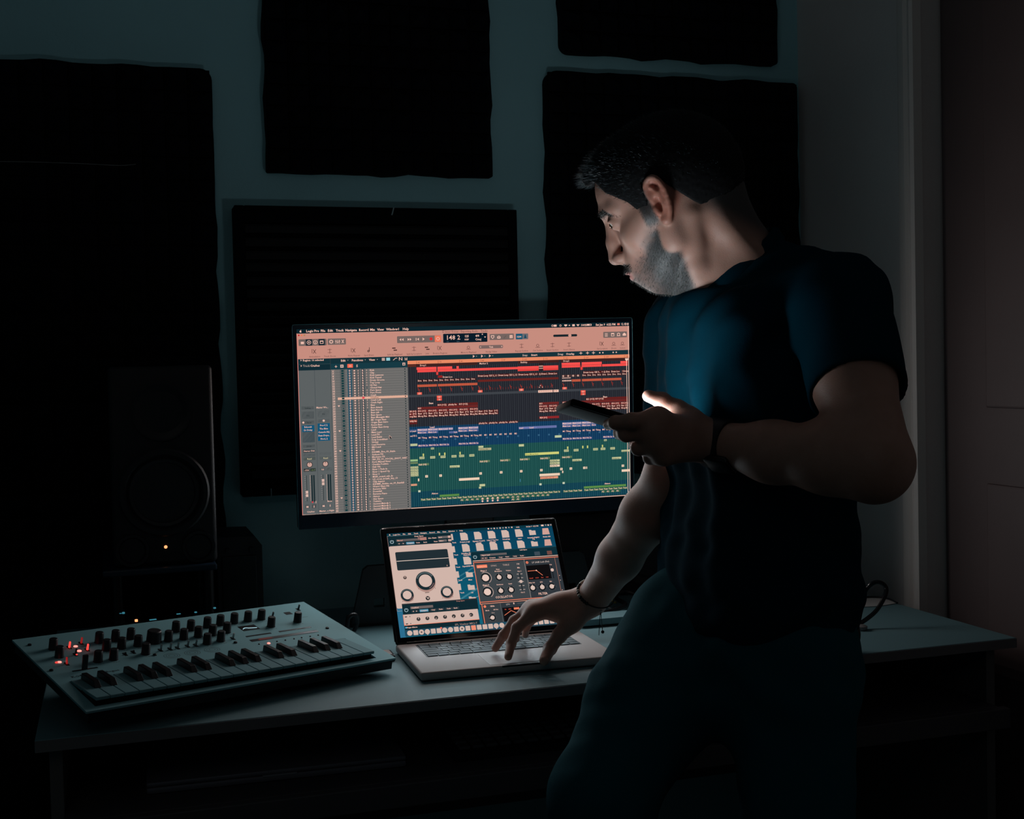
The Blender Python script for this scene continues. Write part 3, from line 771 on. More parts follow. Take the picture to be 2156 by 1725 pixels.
    for xs, xe in ((342, 523), (711, 773), (784, 994)):
        u.rect(xs, 238, xe, 245, (110, 38, 36), 3)
        u.text(xs + 1, 244, '819', 6.6, PK, 5, bold=.03)
        for q, (y, t) in enumerate(((252, '816 (+1)'), (259.6, 'Bass  (+1)'), (267.2, 'Moog Bas'))):
            run(y, xs, xe, t, 31.2, (120, 40, 38) if q == 0 else (82, 28, 28), 7, 6.8)
    for y, t in ((252, '28 (+1)'), (259.6, 'ss  (+1)'), (267.2, 'oog Bas')): u.rect(317, y - 5, 340, y + 1.6, (112, 36, 34), 3); u.text(318, y, t, 6.8, PK, 5, bold=.03, maxw=21)
    run(259.6, 524, 586, 'Bass  (+1)', 31.2, (82, 28, 28), 7, 6.8); run(267.2, 524, 586, 'Moog Bas', 31.2, (82, 28, 28), 7, 6.8)
    run(274.6, 784, 850, 'plucky ba', 31.2, (70, 26, 26), 7, 6.8)
    u.rect(317, 275, 340, 282, (150, 70, 58), 3); u.text(318, 281, 'ucky ba', 6.6, PK, 5, bold=.03, maxw=21); u.rect(317, 283, 340, 288, BRN, 3)
    u.rect(711, 281, 773, 288, (140, 40, 42), 3); u.text(713, 287, '820 (+1)', 6.6, PK, 5, bold=.03)
    run(296, 524, 645, 'plucky ba', 31, (80, 34, 34), 7, 6.8)
    # blue lead regions
    LAV = (136, 138, 178)
    u.text(377, 301.5, 'Lead', 7.4, PK, bold=.03)
    for xs, xe in ((340, 446), (462, 523), (783, 890), (912, 994)):
        run(308, xs, xe, 'Main Lead', 31, LAV, 7, 6.8); run(316, xs, min(xe, xs + 62 if xe < 460 else xe), 'Main Lea', 31, (88, 100, 148), 7, 6.8)
    u.rect(317, 304, 339, 311, (70, 90, 130), 3); u.text(318, 311, 'n Lead', 6.6, PK, 5, bold=.03); u.text(318, 325, 'ead FX 2', 6.6, PK, 5, bold=.03, maxw=20)
    u.rect(434, 314, 460, 320, (88, 100, 148), 3); u.text(449, 319, 'Lea', 6.6, PK, 5, bold=.03)
    u.rect(647, 310, 765, 317, (112, 120, 172), 3); u.text(648, 316, 'Lead', 6.6, PK, 5, bold=.03); u.text(680, 316, 'Lead', 6.6, PK, 5, bold=.03)
    for q in range(14): u.rect(704 + q * 4.2, 312, 707 + q * 4.2, 315, (90, 100, 150), 4, 't')
    for xs, xe, t in ((341, 523, 'M1 Thing'), (783, 994, 'M1 Thing')): run(332, xs, xe, t, 31.5, (20, 44, 84), 7, 6.8)
    for q in range(8): u.text(525 + q * 15.4, 332, 'M1', 6.8, PK, 5, bold=.03)
    for q in range(20): u.rect(354 + q * 32, 335, 360 + q * 32, 340, (50, 92, 124), 4, 't')
    for xs, xe in ((341, 446), (462, 523), (783, 890), (912, 975)): run(355, xs, xe, 'Mid Hit 2x', 31.5, (60, 76, 126), 7, 6.8)
    u.rect(759, 341, 780, 348, (190, 200, 160), 4); u.rect(318, 346, 339, 353, (184, 190, 150), 4)
    # green fx regions
    GB, GY, PB = (192, 194, 148), (206, 206, 120), (236, 206, 180)
    for x in (379, 915): u.rect(x, 360, x + 9, 366, GB, 4); u.text(x + 1, 365.6, 'FX', 6, (50, 90, 90), 6, bold=.03)
    for xs in (344, 376, 407, 440, 463, 494, 787, 818, 880, 904, 935):
        u.rect(xs, 386, xs + 15, 393, GB, 4)
        for q in range(3): u.rect(xs + 2 + q * 4, 388, xs + 5 + q * 4, 391, (130, 140, 104), 5, 't')
    for x in (354, 402, 418, 464, 797, 845, 860, 908): u.rect(x, 377, x + 4, 385, GY, 4)
    u.rect(522, 362, 537, 368, GB, 4); u.rect(522, 369, 561, 376, (178, 170, 132), 4); u.text(524, 375, 'Sadness_FX', 5.6, (90, 100, 80), 6, maxw=34)
    u.rect(646, 363, 662, 370, GB, 4); u.rect(665, 391, 771, 398.4, GY, 4); u.text(667, 397, 'Kora Manual Riser', 5.8, (120, 120, 70), 6, maxw=40)
    for x in (340, 524, 587, 648, 711, 780): u.rect(x, 406, x + 32, 412.5, (96, 120, 86), 4); u.text(x + 1, 411.6, 'Stab (+2)', 6.4, PK, 6, bold=.03, maxw=26)
    u.rect(317, 393, 339, 399, (150, 184, 130), 4); u.rect(317, 401, 339, 406, (110, 130, 90), 4)
    for y in (419, 427, 435, 442): u.rect(317, y - 5, 340, y + 1.6, GB, 4); u.text(318, y, 'plucky ba', 6, (110, 110, 84), 6, maxw=21)
    for y in (419, 427, 435): u.rect(742, y - 4, 773, y + 2.4, GB if y < 430 else PB, 4); u.text(743, y + 1, 'plucky ba', 6, (110, 110, 84), 6, maxw=28)
    for x in (434, 813, 940): u.rect(x, 417, x + 30, 423.6, GB, 4); u.text(x + 1, 423, 'plucky ba', 6, (110, 110, 84), 6, maxw=27)
    for x in (360, 402, 523, 586, 648, 711, 774, 804, 847, 971): u.rect(x, 442, x + 8, 449, PB, 4); u.rect(x + 2.6, 444.4, x + 5.4, 446.6, (150, 130, 110), 5, 't')
    u.rect(338, 451, 342, 459, PB, 4); u.rect(780, 451, 784, 458, PB, 4); u.rect(857, 442, 860, 449, PB, 4)
    for x0, x1 in ((461, 523), (709, 773), (971, 997)): u.rect(x0, 457, x1, 464.4, PB, 4)
    u.rect(711, 466, 767, 473, (226, 150, 120), 4); u.text(713, 472, 'Downfall_imp 22', 6, (160, 90, 74), 6, maxw=44)
    u.rect(317, 466, 335, 472, (214, 150, 120), 4); u.rect(971, 396, 997, 402, GB, 4); u.text(972, 401.6, 'Crackle', 6, (110, 110, 84), 6)
    for x in (338, 708, 781): u.rect(x, 486, x + 7, 492, (200, 206, 180), 4)
    u.rect(523, 478, 540, 485, GB, 4); u.rect(521, 486, 528, 491.5, GB, 4); u.rect(648, 469, 649.4, 478, (70, 140, 180), 4)
    # atmos rows
    for x in (378, 915): u.text(x, 500.5, 'Atmos', 7, PK, bold=.03)
    for x0, x1 in ((402, 461), (849, 985)):
        u.rect(x0, 503, x1, 510, (66, 120, 62), 4); xx = x0
        while xx < x1: u.rect(xx, 504, xx + 1.6, 509, (120, 160, 84), 5, 't'); xx += 4
    run(517, 345, 773, 'Text', 15.6, (64, 110, 70), 7, 6.8); run(517, 783, 843, 'Text', 15.6, (64, 110, 70), 7, 6.8); run(517, 849, 994, 'Text', 15.6, (64, 110, 70), 7, 6.8)
    run(525, 464, 740, 'A2', 15.6, (48, 96, 66), 7, 6.8); run(525, 905, 970, 'A2', 15.6, (48, 96, 66), 7, 6.8)
    run(532.5, 620, 652, 'A2', 15.6, (48, 96, 66), 7, 6.8)
    for q in range(4):
        for y in (522.5, 530): u.disc(531 + q * 15.6, y, 3, PK, 6, 10)
    # playhead
    u.rect(990, 112, 991.6, 537, (244, 204, 186), 6); u.rect(996.6, 12, 998.4, 540, (240, 196, 178), 6)
    u.poly([(986, 112), (996, 112), (996, 116), (991, 121), (986, 116)], (244, 204, 186), 7, 't')
    g = u.build('screen_graphics', M['scr_big'], 'g', parent)
    t = u.build('screen_text', M['scr_small'], 't', parent)
    return g, t

# ------------------------------------------------------------------ the plug-in windows shown on the laptop
def laptop_ui(W, H, parent):
    u = UI(1000, 625, W, H)
    for k in range(25):
        a = k / 24
        c = (10 + 8 * a, 62 + 40 * a, 88 + 36 * a)
        u.rect(0, 25 * k, 1000, 25 * k + 25, c)
    for (x0, y0, x1, y1, w, c) in ((370, 430, 560, 330, 10, (60, 120, 136)), (370, 300, 560, 200, 8, (46, 106, 126)), (360, 330, 520, 250, 4, (96, 142, 148)), (360, 470, 520, 400, 4, (86, 136, 146))):
        u.line(x0, y0, x1, y1, w, c, 2, 'g')
    u.rect(0, 0, 1000, 16, (10, 52, 66), 2)
    for x, t in ((36, 'Logic Pro'), (93, 'File'), (124, 'Edit'), (158, 'Track'), (196, 'Navigate'), (250, 'Record'), (297, 'Mix'), (328, 'View'), (363, 'Window'), (412, '?'), (430, 'Help')):
        u.text(x, 13, t, 11, PK, bold=.03)
    u.disc(17, 8.5, 4, PK, 3); u.disc(20.6, 7.6, 1.5, (10, 52, 66), 4)
    for k in range(9): u.ring(606 + k * 18, 8, 2.4, 4, PK, 3, n=10) if k % 2 else u.rect(602 + k * 18, 4, 610 + k * 18, 12, PK, 3, 't')
    u.text(775, 13, '100%', 10, PK, bold=.03); u.text(838, 13, 'Sat Jan 9  6:22 PM', 10.5, PK, bold=.03, maxw=84)
    u.rect(932, 3, 948, 13, PK, 3, 't'); u.ring(961, 7, 2.5, 4, PK, 3, n=10); u.disc(977, 8, 5, PK, 3); u.rect(988, 4, 998, 6, PK, 3, 't'); u.rect(988, 9, 998, 11, PK, 3, 't')
    # desktop icons
    PAPER = (206, 180, 169)
    def icon(x, y, kind, t=None, t2=None):
        if kind == 'f':
            u.poly([(x - 20, y + 18), (x + 20, y + 18), (x + 20, y - 10), (x - 2, y - 10), (x - 6, y - 15), (x - 20, y - 15)], PAPER, 3)
        elif kind == 'd': u.poly([(x - 24, y + 20), (x + 22, y + 20), (x + 18, y - 20), (x - 18, y - 20)], (206, 160, 148), 3)
        else: u.poly([(x - 22, y + 24), (x + 22, y + 24), (x + 22, y - 12), (x + 10, y - 24), (x - 22, y - 24)], PAPER, 3)
        if t: u.text(x, y + 38, t, 11, PK, 4, 'c', .035, maxw=74)
        if t2: u.text(x, y + 48, t2, 11, PK, 4, 'c', .035, maxw=60)
    row1 = [('p', 'Project_Log2', None), ('p', 'Signature Vocal 32', 'Loops'), ('p', '16bit Y Tex For', 'Edit.wav'), ('p', 'Voice5.zip', None), ('p', 'demo', None), ('f', 'ScreenshotHigh4.3', 'PQ'), ('d', 'Media SSD', None)]
    for k, (kd, a, b) in enumerate(row1): icon(452 + k * 83.7, 47, kd, a, b)
    row2 = [('p', 'Dirtyline_Final', 'Session02'), ('p', None, None), ('p', None, None), ('p', None, None), ('p', None, None), ('f', None, None), ('d', None, None)]
    for k, (kd, a, b) in enumerate(row2): icon(452 + k * 83.7, 119, kd, a, b)
    icon(448, 198, 'p', 'Super2020 Mix'); icon(447, 282, 'f', 'Mixx'); icon(446, 360, 'f', 'vst'); icon(442, 432, 'f')
    for y, kd in ((47, 'p'), (124, 'p'), (200, 'p'), (280, 'f'), (356, 'f')):
        u.rect(366, y - 20, 386, y + 18, PAPER, 3); u.text(388, y + 38, 'Track', 10, PK, 4, 'c', .035, maxw=36)
    # window 1: delay plug-in
    DK = (16, 40, 48)
    u.rect(0, 16, 375, 80, DK, 4); u.rect(0, 16, 375, 17.5, (120, 150, 156), 5, 't'); u.rect(0, 16, 2, 470, (150, 120, 112), 5, 't')
    u.text(186, 31, 'Deep Space', 11, PK, 6, 'c', .03)
    def power(x, y, r=11):
        u.ring(x, y, r * .78, r, (190, 214, 222), 6, -60, 240); u.rect(x - 1.3, y - r, x + 1.3, y - 1, (190, 214, 222), 6, 't')
    power(24, 53); u.rect(50, 40, 190, 54, (96, 90, 90), 5); u.rect(178, 36, 228, 54, (176, 124, 114), 5); u.text(56, 51, 'Manual', 11, (226, 160, 140), 6, bold=.02)
    u.text(238, 48, 'Side Chain:', 11, PK, 6, bold=.03, maxw=52); u.rect(296, 36, 372, 50, (104, 98, 98), 5); u.text(300, 47, 'Sel 8', 10, PK, 6, bold=.03); u.rect(356, 36, 372, 50, (214, 170, 156), 6)
    u.rect(52, 60, 102, 74, (40, 54, 60), 5); u.poly([(66, 63), (66, 71), (60, 67)], PK, 6, 't'); u.poly([(86, 63), (86, 71), (92, 67)], PK, 6, 't')
    u.rect(106, 60, 154, 74, (88, 150, 176), 5); u.text(130, 71, 'Compare', 10, PK, 6, 'c', .03, maxw=44)
    for x, t in ((175, 'Undo'), (218, 'Redo')): u.text(x, 71, t, 10, PK, 6, 'c', .03)
    u.text(268, 71, 'View:', 10.5, PK, 6, bold=.03); u.rect(296, 58, 346, 72, (104, 98, 98), 5); u.text(301, 69, 'Editor', 10, PK, 6, bold=.03); u.rrect(354, 58, 374, 72, 3, (190, 160, 150), 5)
    u.rrect(1, 80, 371, 456, 10, (208, 180, 169), 4)
    u.rrect(34, 118, 341, 230, 7, (34, 46, 52), 5); u.rect(36, 172, 340, 175, (246, 222, 208), 6)
    u.text(322, 224, '0', 12, PK, 6)
    u.disc(71, 275, 10, (70, 60, 58), 5); u.disc(71, 272, 6, (150, 126, 118), 6)
    def bigknob(x, y, r):
        u.disc(x, y + r * .18, r * 1.03, (176, 138, 128), 5, 32); u.disc(x, y, r, (26, 42, 48), 6, 32); u.ring(x, y, r * .80, r * .93, (84, 96, 98), 7, 200, 330); u.ring(x, y, r * .8, r * .9, (120, 90, 88), 7, 20, 70)
        u.disc(x, y, r * .68, (212, 184, 173), 8, 32)
    bigknob(186, 303, 56); bigknob(70, 380, 37); bigknob(300, 379, 36)
    for x, y in ((140, 348), (232, 345), (236, 352), (40, 416), (98, 412), (270, 414), (330, 410)): u.disc(x, y, 2, (90, 70, 66), 6, 8)
    u.rect(173, 372, 198, 376, (110, 90, 84), 6, 't'); u.disc(185, 408, 12.5, (24, 30, 34), 6); u.line(179, 402, 191, 413, 4, PAPER, 7); u.line(190, 402, 182, 413, 3, PAPER, 7); u.disc(191, 404, 2.4, PAPER, 7)
    u.rect(0, 456, 32, 625, (44, 108, 140), 3); u.rect(2, 470, 30, 472, (150, 160, 160), 5, 't')
    # window 2: row of knobs
    u.rect(32, 430, 468, 500, DK, 5); u.rect(32, 430, 468, 437, (40, 44, 48), 6); u.text(370, 442, 'Deep Space', 10, (190, 130, 118), 8, 'c', .02)
    power(53, 468); u.rect(78, 450, 208, 465, (110, 98, 96), 6); u.text(84, 462, 'Untitled', 12, PK, 8, bold=.02)
    u.rect(80, 472, 122, 486, (40, 54, 60), 6); u.poly([(94, 475), (94, 483), (88, 479)], PK, 8, 't'); u.poly([(108, 475), (108, 483), (114, 479)], PK, 8, 't')
    u.rect(128, 471, 178, 486, (88, 150, 176), 6); u.text(153, 482, 'Compare', 10, PK, 8, 'c', .03, maxw=46)
    for x, t in ((206, 'Copy'), (250, 'Paste'), (296, 'Undo'), (336, 'Redo')): u.rect(x - 20, 471, x + 20, 486, (46, 56, 62), 6); u.text(x, 482, t, 10, PK, 8, 'c', .03)
    u.rect(30, 494, 462, 558, (208, 180, 169), 6); u.rect(30, 555, 462, 558, (236, 130, 100), 7); u.rect(30, 494, 33, 558, (236, 130, 100), 7)
    for k in range(7):
        x = 115 + k * 50.7
        u.disc(x, 526, 11, (30, 38, 42), 7); u.disc(x, 527, 8, (62, 58, 58), 8, 16); a = math.radians((-90, -80, 110, -70, 120, -60, 170)[k]); u.line(x, 526, x + 9 * math.cos(a), 526 + 9 * math.sin(a), 3, (232, 200, 186), 9)
    u.rect(40, 505, 52, 510, (40, 36, 36), 7, 't'); u.rect(66, 505, 70, 510, (40, 36, 36), 7, 't'); u.rect(40, 546, 52, 551, (40, 36, 36), 7, 't'); u.rect(66, 546, 70, 551, (40, 36, 36), 7, 't')
    u.rect(30, 558, 462, 586, DK, 6); u.text(316, 582, 'SPL Vitalizer MK2-T', 16, (150, 128, 122), 8, bold=.01, maxw=138); u.text(44, 574, 'Plugin Alliance', 10, PK, 8, bold=.03, maxw=70); u.rect(34, 566, 44, 574, (90, 170, 200), 8, 't')
    # window 3: synthesizer
    u.rect(476, 146, 1000, 205, (14, 44, 54), 5); u.rect(476, 146, 1000, 150, (30, 66, 76), 6)
    u.text(795, 158, 'Lush Space', 10, PK, 8, 'c', .03)
    power(497, 180); u.rect(530, 165, 690, 178, (100, 92, 92), 6); u.text(538, 176, 'Super Lead', 11, PK, 8, bold=.03)
    u.rect(530, 184, 572, 198, (90, 78, 78), 6); u.poly([(544, 187), (544, 195), (538, 191)], PK, 8, 't'); u.poly([(558, 187), (558, 195), (564, 191)], PK, 8, 't')
    for x, t in ((600, 'Compare'), (650, 'Copy'), (690, 'Paste'), (738, 'Undo'), (780, 'Redo')): u.rect(x - 20, 184, x + 20, 198, (44, 54, 60), 6); u.text(x, 195, t, 10, PK, 8, 'c', .03, maxw=38)
    u.rect(858, 172, 892, 196, (60, 74, 84), 6); u.rect(936, 172, 966, 196, (110, 72, 66), 6)
    u.rect(480, 202, 1000, 625, (48, 54, 60), 5)
    u.rect(480, 202, 1000, 206, (236, 190, 170), 7)
    OR = (240, 128, 96)
    u.rect(480, 212, 1000, 216, OR, 7); u.rect(480, 212, 484, 470, OR, 7); u.rect(480, 455, 1000, 459, OR, 7); u.rect(480, 466, 1000, 469, (240, 160, 130), 7); u.rect(488, 466, 492, 600, OR, 7)
    u.rect(486, 224, 790, 454, (62, 68, 72), 6); u.rect(786, 216, 788.5, 455, (150, 140, 134), 7); u.rect(975, 216, 977, 455, (180, 120, 100), 7)
    u.rrect(497, 231, 560, 250, 3, OR, 7); u.text(528, 247, 'ANALOG', 14, (255, 170, 140), 9, 'c', .03, maxw=54)
    for x, t in ((599, 'SYNC'), (673, 'TABLE'), (746, 'FM')): u.text(x, 246, t, 14, (190, 160, 150), 9, 'c', .01)
    def kn(x, y, r, a=-90):
        u.disc(x, y, r * 1.25, (18, 24, 28), 7, 24); u.disc(x, y, r * .82, (212, 188, 177), 8, 14)
        aa = math.radians(a); u.line(x, y, x + r * 1.1 * math.cos(aa), y + r * 1.1 * math.sin(aa), 3.4, (236, 206, 194), 9)
        for q in range(7):
            b = math.radians(130 + q * 46); u.disc(x + r * 1.5 * math.cos(b), y + r * 1.5 * math.sin(b), 1.1, (150, 134, 128), 8, 6)
    for (x, y) in ((539, 312), (536, 398)):
        u.ring(x, y, 33, 36, (196, 168, 158), 7, -120, 60); u.disc(x, y, 28, (18, 26, 30), 7, 28)
        u.poly([(x + 20 * (1 + .07 * (q % 2)) * math.cos(q * PI / 12), y + 20 * (1 + .07 * (q % 2)) * math.sin(q * PI / 12)) for q in range(24)], (230, 200, 188), 8, 't'); u.line(x - 24, y + 4, x - 16, y + 3, 3, PK, 9)
    u.text(533, 272, 'Shape 1', 12, PK, 9, 'c', .035); u.text(533, 360, 'Shape 2', 12, PK, 9, 'c', .035)
    for x, y, a in ((620, 314, -90), (682, 315, -120), (616, 397, -90), (678, 396, -110)): kn(x, y, 17, a)
    for x, y, t in ((620, 268, 'Shape'), (620, 280, 'Modulation'), (682, 280, 'Volume'), (616, 362, 'Semitones'), (678, 362, 'Cents')): u.text(x, y, t, 9.5, PK, 9, 'c', .03, maxw=56)
    u.text(746, 268, 'Mix', 11, PK, 9, 'c', .03); u.text(746, 290, 'Osc 1', 10, PK, 9, 'c', .03); u.text(744, 420, 'Osc 2', 10, PK, 9, 'c', .03)
    u.rect(743, 298, 747, 404, (16, 20, 24), 7)
    for q in range(5): u.rect(728, 302 + q * 24, 740, 305 + q * 24, (210, 186, 176), 8, 't'); u.rect(750, 302 + q * 24, 762, 305 + q * 24, (210, 186, 176), 8, 't')
    u.disc(745, 350, 10, PAPER, 9, 12)
    u.text(629, 441, 'OSCILLATOR', 19, PK, 9, 'c', .015, maxw=104)
    u.disc(803, 236, 8, OR, 7, 14); u.ring(803, 236, 2, 3.6, (90, 60, 52), 8); u.text(885, 243, 'LP 24dB Lush (Fat)', 14, (196, 176, 168), 9, 'c', .01, maxw=112)
    u.rect(793, 256, 935, 345, (16, 14, 16), 7); u.line(797, 290, 850, 289, 3, OR, 8); u.line(850, 289, 883, 322, 3, OR, 8); u.disc(850, 289, 4, (255, 200, 180), 9, 10)
    for x, t in ((810, 'Cutoff'), (846, '0.510'), (878, 'Res'), (908, '0.00')): u.text(x, 338, t, 9, (220, 84, 66), 9, 'c', .02)
    u.rect(945, 266, 949, 345, (16, 20, 24), 7); u.text(944, 262, 'Key', 9, PK, 9, 'c', .03); u.disc(947, 293, 10, (216, 184, 172), 8, 16)
    for x, t in ((809, 'Filter Vel'), (867, 'LFO'), (925, 'Env')): u.text(x, 366, t, 9.5, PK, 9, 'c', .03, maxw=44); kn(x, 394, 17, -90 if x < 900 else -20)
    u.text(864, 440, 'FILTER', 19, PK, 9, 'c', .015)
    u.rect(494, 472, 597, 600, (56, 62, 66), 6); u.rect(598, 469, 600, 600, (110, 112, 112), 7); u.rect(784, 469, 786, 600, (110, 112, 112), 7)
    u.disc(506, 484, 8, OR, 7, 14); u.text(550, 489, 'Glide', 12, PK, 9, 'c', .03); u.text(517, 512, 'Mode', 9.5, PK, 9, 'c', .03); u.text(567, 510, 'All Osc', 9.5, PK, 9, 'c', .03); u.text(548, 528, 'Time', 9, (190, 160, 150), 9, 'c')
    kn(540, 553, 15, 170)
    u.text(644, 486, 'LFO', 13, (190, 176, 170), 9, 'c', .01); u.rect(676, 474, 682, 484, PK, 8, 't'); u.rect(700, 476, 750, 485, (66, 72, 76), 7); u.rect(762, 472, 768, 484, PK, 8, 't')
    u.rect(606, 500, 749, 598, (16, 14, 16), 7); u.rect(674, 504, 706, 516, OR, 8)
    for x, t in ((624, 'Sin'), (650, 'LFO'), (722, 'Rnd'), (740, 'Env')): u.text(x, 514, t, 9, (220, 84, 66), 9, 'c', .02)
    u.line(612, 546, 656, 520, 3, OR, 8); u.line(656, 520, 736, 566, 3, OR, 8); u.disc(764, 505, 11, (216, 184, 172), 8, 16); u.rect(762, 516, 766, 590, (16, 20, 24), 7)
    u.text(864, 487, 'FILTER ENV', 13, (176, 156, 148), 9, 'c', .01, maxw=76); u.rect(792, 500, 975, 598, (20, 18, 20), 7); u.disc(800, 509, 4, PK, 8, 10)
    u.line(800, 580, 850, 520, 3, OR, 8); u.line(850, 520, 900, 560, 3, OR, 8)
    for y in (330, 360, 420, 450): u.disc(985, y, 2.4, PK, 7, 8)
    # dock
    u.rrect(28, 584, 985, 622, 6, (34, 74, 92), 9)
    for k in range(28):
        x = 55 + k * 33.2
        if x > 975: break
        c = (206, 180, 169) if k != 11 else (236, 140, 112)
        if k in (0, 2, 3, 6, 7, 9, 15, 16, 18): u.disc(x, 603, 15, c, 10, 18)
        elif k == 17: u.rrect(x - 10, 598, x + 10, 608, 4, c, 10, 't')
        else: u.rrect(x - 13, 589, x + 14, 617, 3, c, 10, 't')
        if k in (2, 9): u.disc(x, 603, 5, (90, 70, 70), 11, 8)
        if k == 5: u.disc(x + 14, 589, 6, (236, 110, 90), 11, 10)
        if k in (3, 15): u.disc(x, 620, 2.5, PK, 11, 8)
    g = u.build('screen_graphics', M['scr_big'], 'g', parent)
    t = u.build('screen_text', M['scr_small'], 't', parent)
    return g, t
# ================================================================== MONITOR
R_ = math.radians
mon_rot = (R_(2.76), R_(-.48), R_(-2.54))
MW, MH = .6755, .3590
mon = thing('monitor', 'large black flat monitor showing a music arrangement in red, blue and green', 'monitor', (.347, 2.435, .9742), mon_rot)
bm = B(); box(bm, (-.0075, .0016, -.028), (MW + .0075, .034, MH + .0085), .0015)
body = obj('bezel', bm, M['bezel'], mon)
# raised chin below the picture and thin bright rim on the other three sides
bm = B(); box(bm, (-.0072, -.0008, -.0277), (MW + .0072, .002, -.0012), .0006)
obj('chin', bm, M['bezel'], body)
bm = B()
x0, x1, z1 = -.0078, MW + .0078, MH + .0088
tube(bm, [(x0, .002, -.027), (x0, .002, z1 - .004), (x0 + .0012, .002, z1 - .0012), (x0 + .004, .002, z1), (x1 - .004, .002, z1), (x1 - .0012, .002, z1 - .0012), (x1, .002, z1 - .004), (x1, .002, -.027)], .0007, 6)
obj('rim', bm, M['bezel_edge'], body, True)
bm = B(); box(bm, (0, .0006, 0), (MW, .003, MH))
disp = obj('display', bm, M['black_gloss'], mon)
monitor_ui(MW, MH, disp)
# wide sloping stand with a cut-out at each end, joined by a neck to the back
bm = B()
# in local coordinates of the monitor: z of the desk is -.2242
zb = DZT - .9742
out = [(.085, zb + .001), (.112, zb + .112), (.122, zb + .119), (.555, zb + .119), (.565, zb + .112), (.592, zb + .001)]
def plate_with_holes(bm, y, t):
    # left leg, right leg, upper bar, lower bar
    prism(bm, [(.085, zb + .001), (.112, zb + .112), (.122, zb + .119), (.131, zb + .119), (.131, zb + .001)], y, y + t, 1)
    prism(bm, [(.592, zb + .001), (.565, zb + .112), (.555, zb + .119), (.546, zb + .119), (.546, zb + .001)], y, y + t, 1)
    prism(bm, [(.131, zb + .054), (.131, zb + .119), (.546, zb + .119), (.546, zb + .054)], y, y + t, 1)
    prism(bm, [(.131, zb + .001), (.131, zb + .037), (.546, zb + .037), (.546, zb + .001)], y, y + t, 1)
    prism(bm, [(.152, zb + .036), (.152, zb + .055), (.525, zb + .055), (.525, zb + .036)], y, y + t, 1)
plate_with_holes(bm, -.02, .014)
st = obj('stand', bm, M['black_plastic'], mon)
bm = B(); box(bm, (.085, -.02, zb), (.592, .055, zb + .008), .002); obj('stand_base', bm, M['black_plastic'], mon)
bm = B(); box(bm, (.29, .030, zb + .006), (.39, .052, .12), .004); obj('neck', bm, M['black_plastic'], mon)

# ================================================================== LAPTOP
LW, LD = .340, .217
lap = thing('laptop', 'open silver laptop showing plug-in windows under the monitor', 'laptop', (.4665, 2.166, DZT), (0, 0, R_(-2.0)))
bm = B(); box(bm, (0, -LD, .002), (LW, .006, .0155), .004, 3)
base = obj('base', bm, M['alu'], lap, True)
for x in (.03, LW - .03):
    for y in (-.02, -LD + .02):
        bm = B(); lathe(bm, [(.007, 0), (.008, .0025)], 12, (x, y, 0)); obj('foot', bm, M['black_plastic'], lap)
bm = B(); box(bm, (.032, -.112, .0150), (LW - .032, -.012, .01565), .0003); obj('key_well', bm, M['keywell'], base)
bm = B(); box(bm, (.118, -LD + .012, .0150), (.222, -.122, .01575), .0002); obj('trackpad', bm, mat('trackpad', (.48, .42, .41), .5, metal=.1), base)
bm = B(); box(bm, (.135, -LD - .0003, .0125), (.205, -LD + .006, .0156), .001); obj('opening_notch', bm, M['keywell'], base)
rows = [[1] * 14, [1] * 13 + [1.5], [1.5] + [1] * 13, [1.75] + [1] * 11 + [1.75], [2.25] + [1] * 10 + [2.25], [1, 1, 1, 1.25, 5.0, 1.25, 1, 1, 1, 1]]
kw0, kw1, ky0, ky1 = .034, LW - .034, -.0135, -.1105
rh = (ky0 - ky1) / 6
kcache = {}
for ri, row in enumerate(rows):
    tot = sum(row); x = kw0
    for wk in row:
        w = wk / tot * (kw1 - kw0)
        key_ = round(w, 5)
        if key_ not in kcache:
            bm = B(); box(bm, (.0009, -rh + .0009, 0), (w - .0009, -.0009, .0012), .0004, 1)
            o = obj('key', bm, M['key'], base, loc=(x, ky0 - ri * rh, .0157)); kcache[key_] = o.data
        else: link('key', kcache[key_], None, base, loc=(x, ky0 - ri * rh, .0157))
        x += w
# lid
tilt = math.radians(-30.6)
bm = B(); box(bm, (0, 0, .000), (LW, .006, .2245), .003, 3)
lid = obj('lid', bm, M['black_gloss'], lap, True, loc=(0, .000, .0165), rot=(tilt, 0, R_(1.2)))
bm = B(); box(bm, (.0015, .0055, .001), (LW - .0015, .0075, .2235), .001); obj('lid_back', bm, M['alu'], lid)
bm = B(); tube(bm, [(.02, .003, 0), (LW - .02, .003, 0)], .0042, 10); obj('hinge', bm, M['black_plastic'], lap, True, loc=(0, 0, .0155))
bm = B(); tube(bm, [(-.0002, .003, .006), (-.0002, .003, .221), (.003, .003, .2247), (LW - .003, .003, .2247), (LW + .0002, .003, .221), (LW + .0002, .003, .006)], .0012, 6)
obj('lid_rim', bm, M['screw'], lid, True)
bm = B(); box(bm, (.0095, -.0004, .0115), (.0095 + .321, .0012, .0115 + .2008)); ldisp = obj('display', bm, M['black_gloss'], lid)
hold = bpy.data.objects.new('tmp', None)
g, t = laptop_ui(.321, .2008, ldisp)
for o in (g, t): o.location = (.0095, -.0005, .0115)
bpy.data.objects.remove(hold)

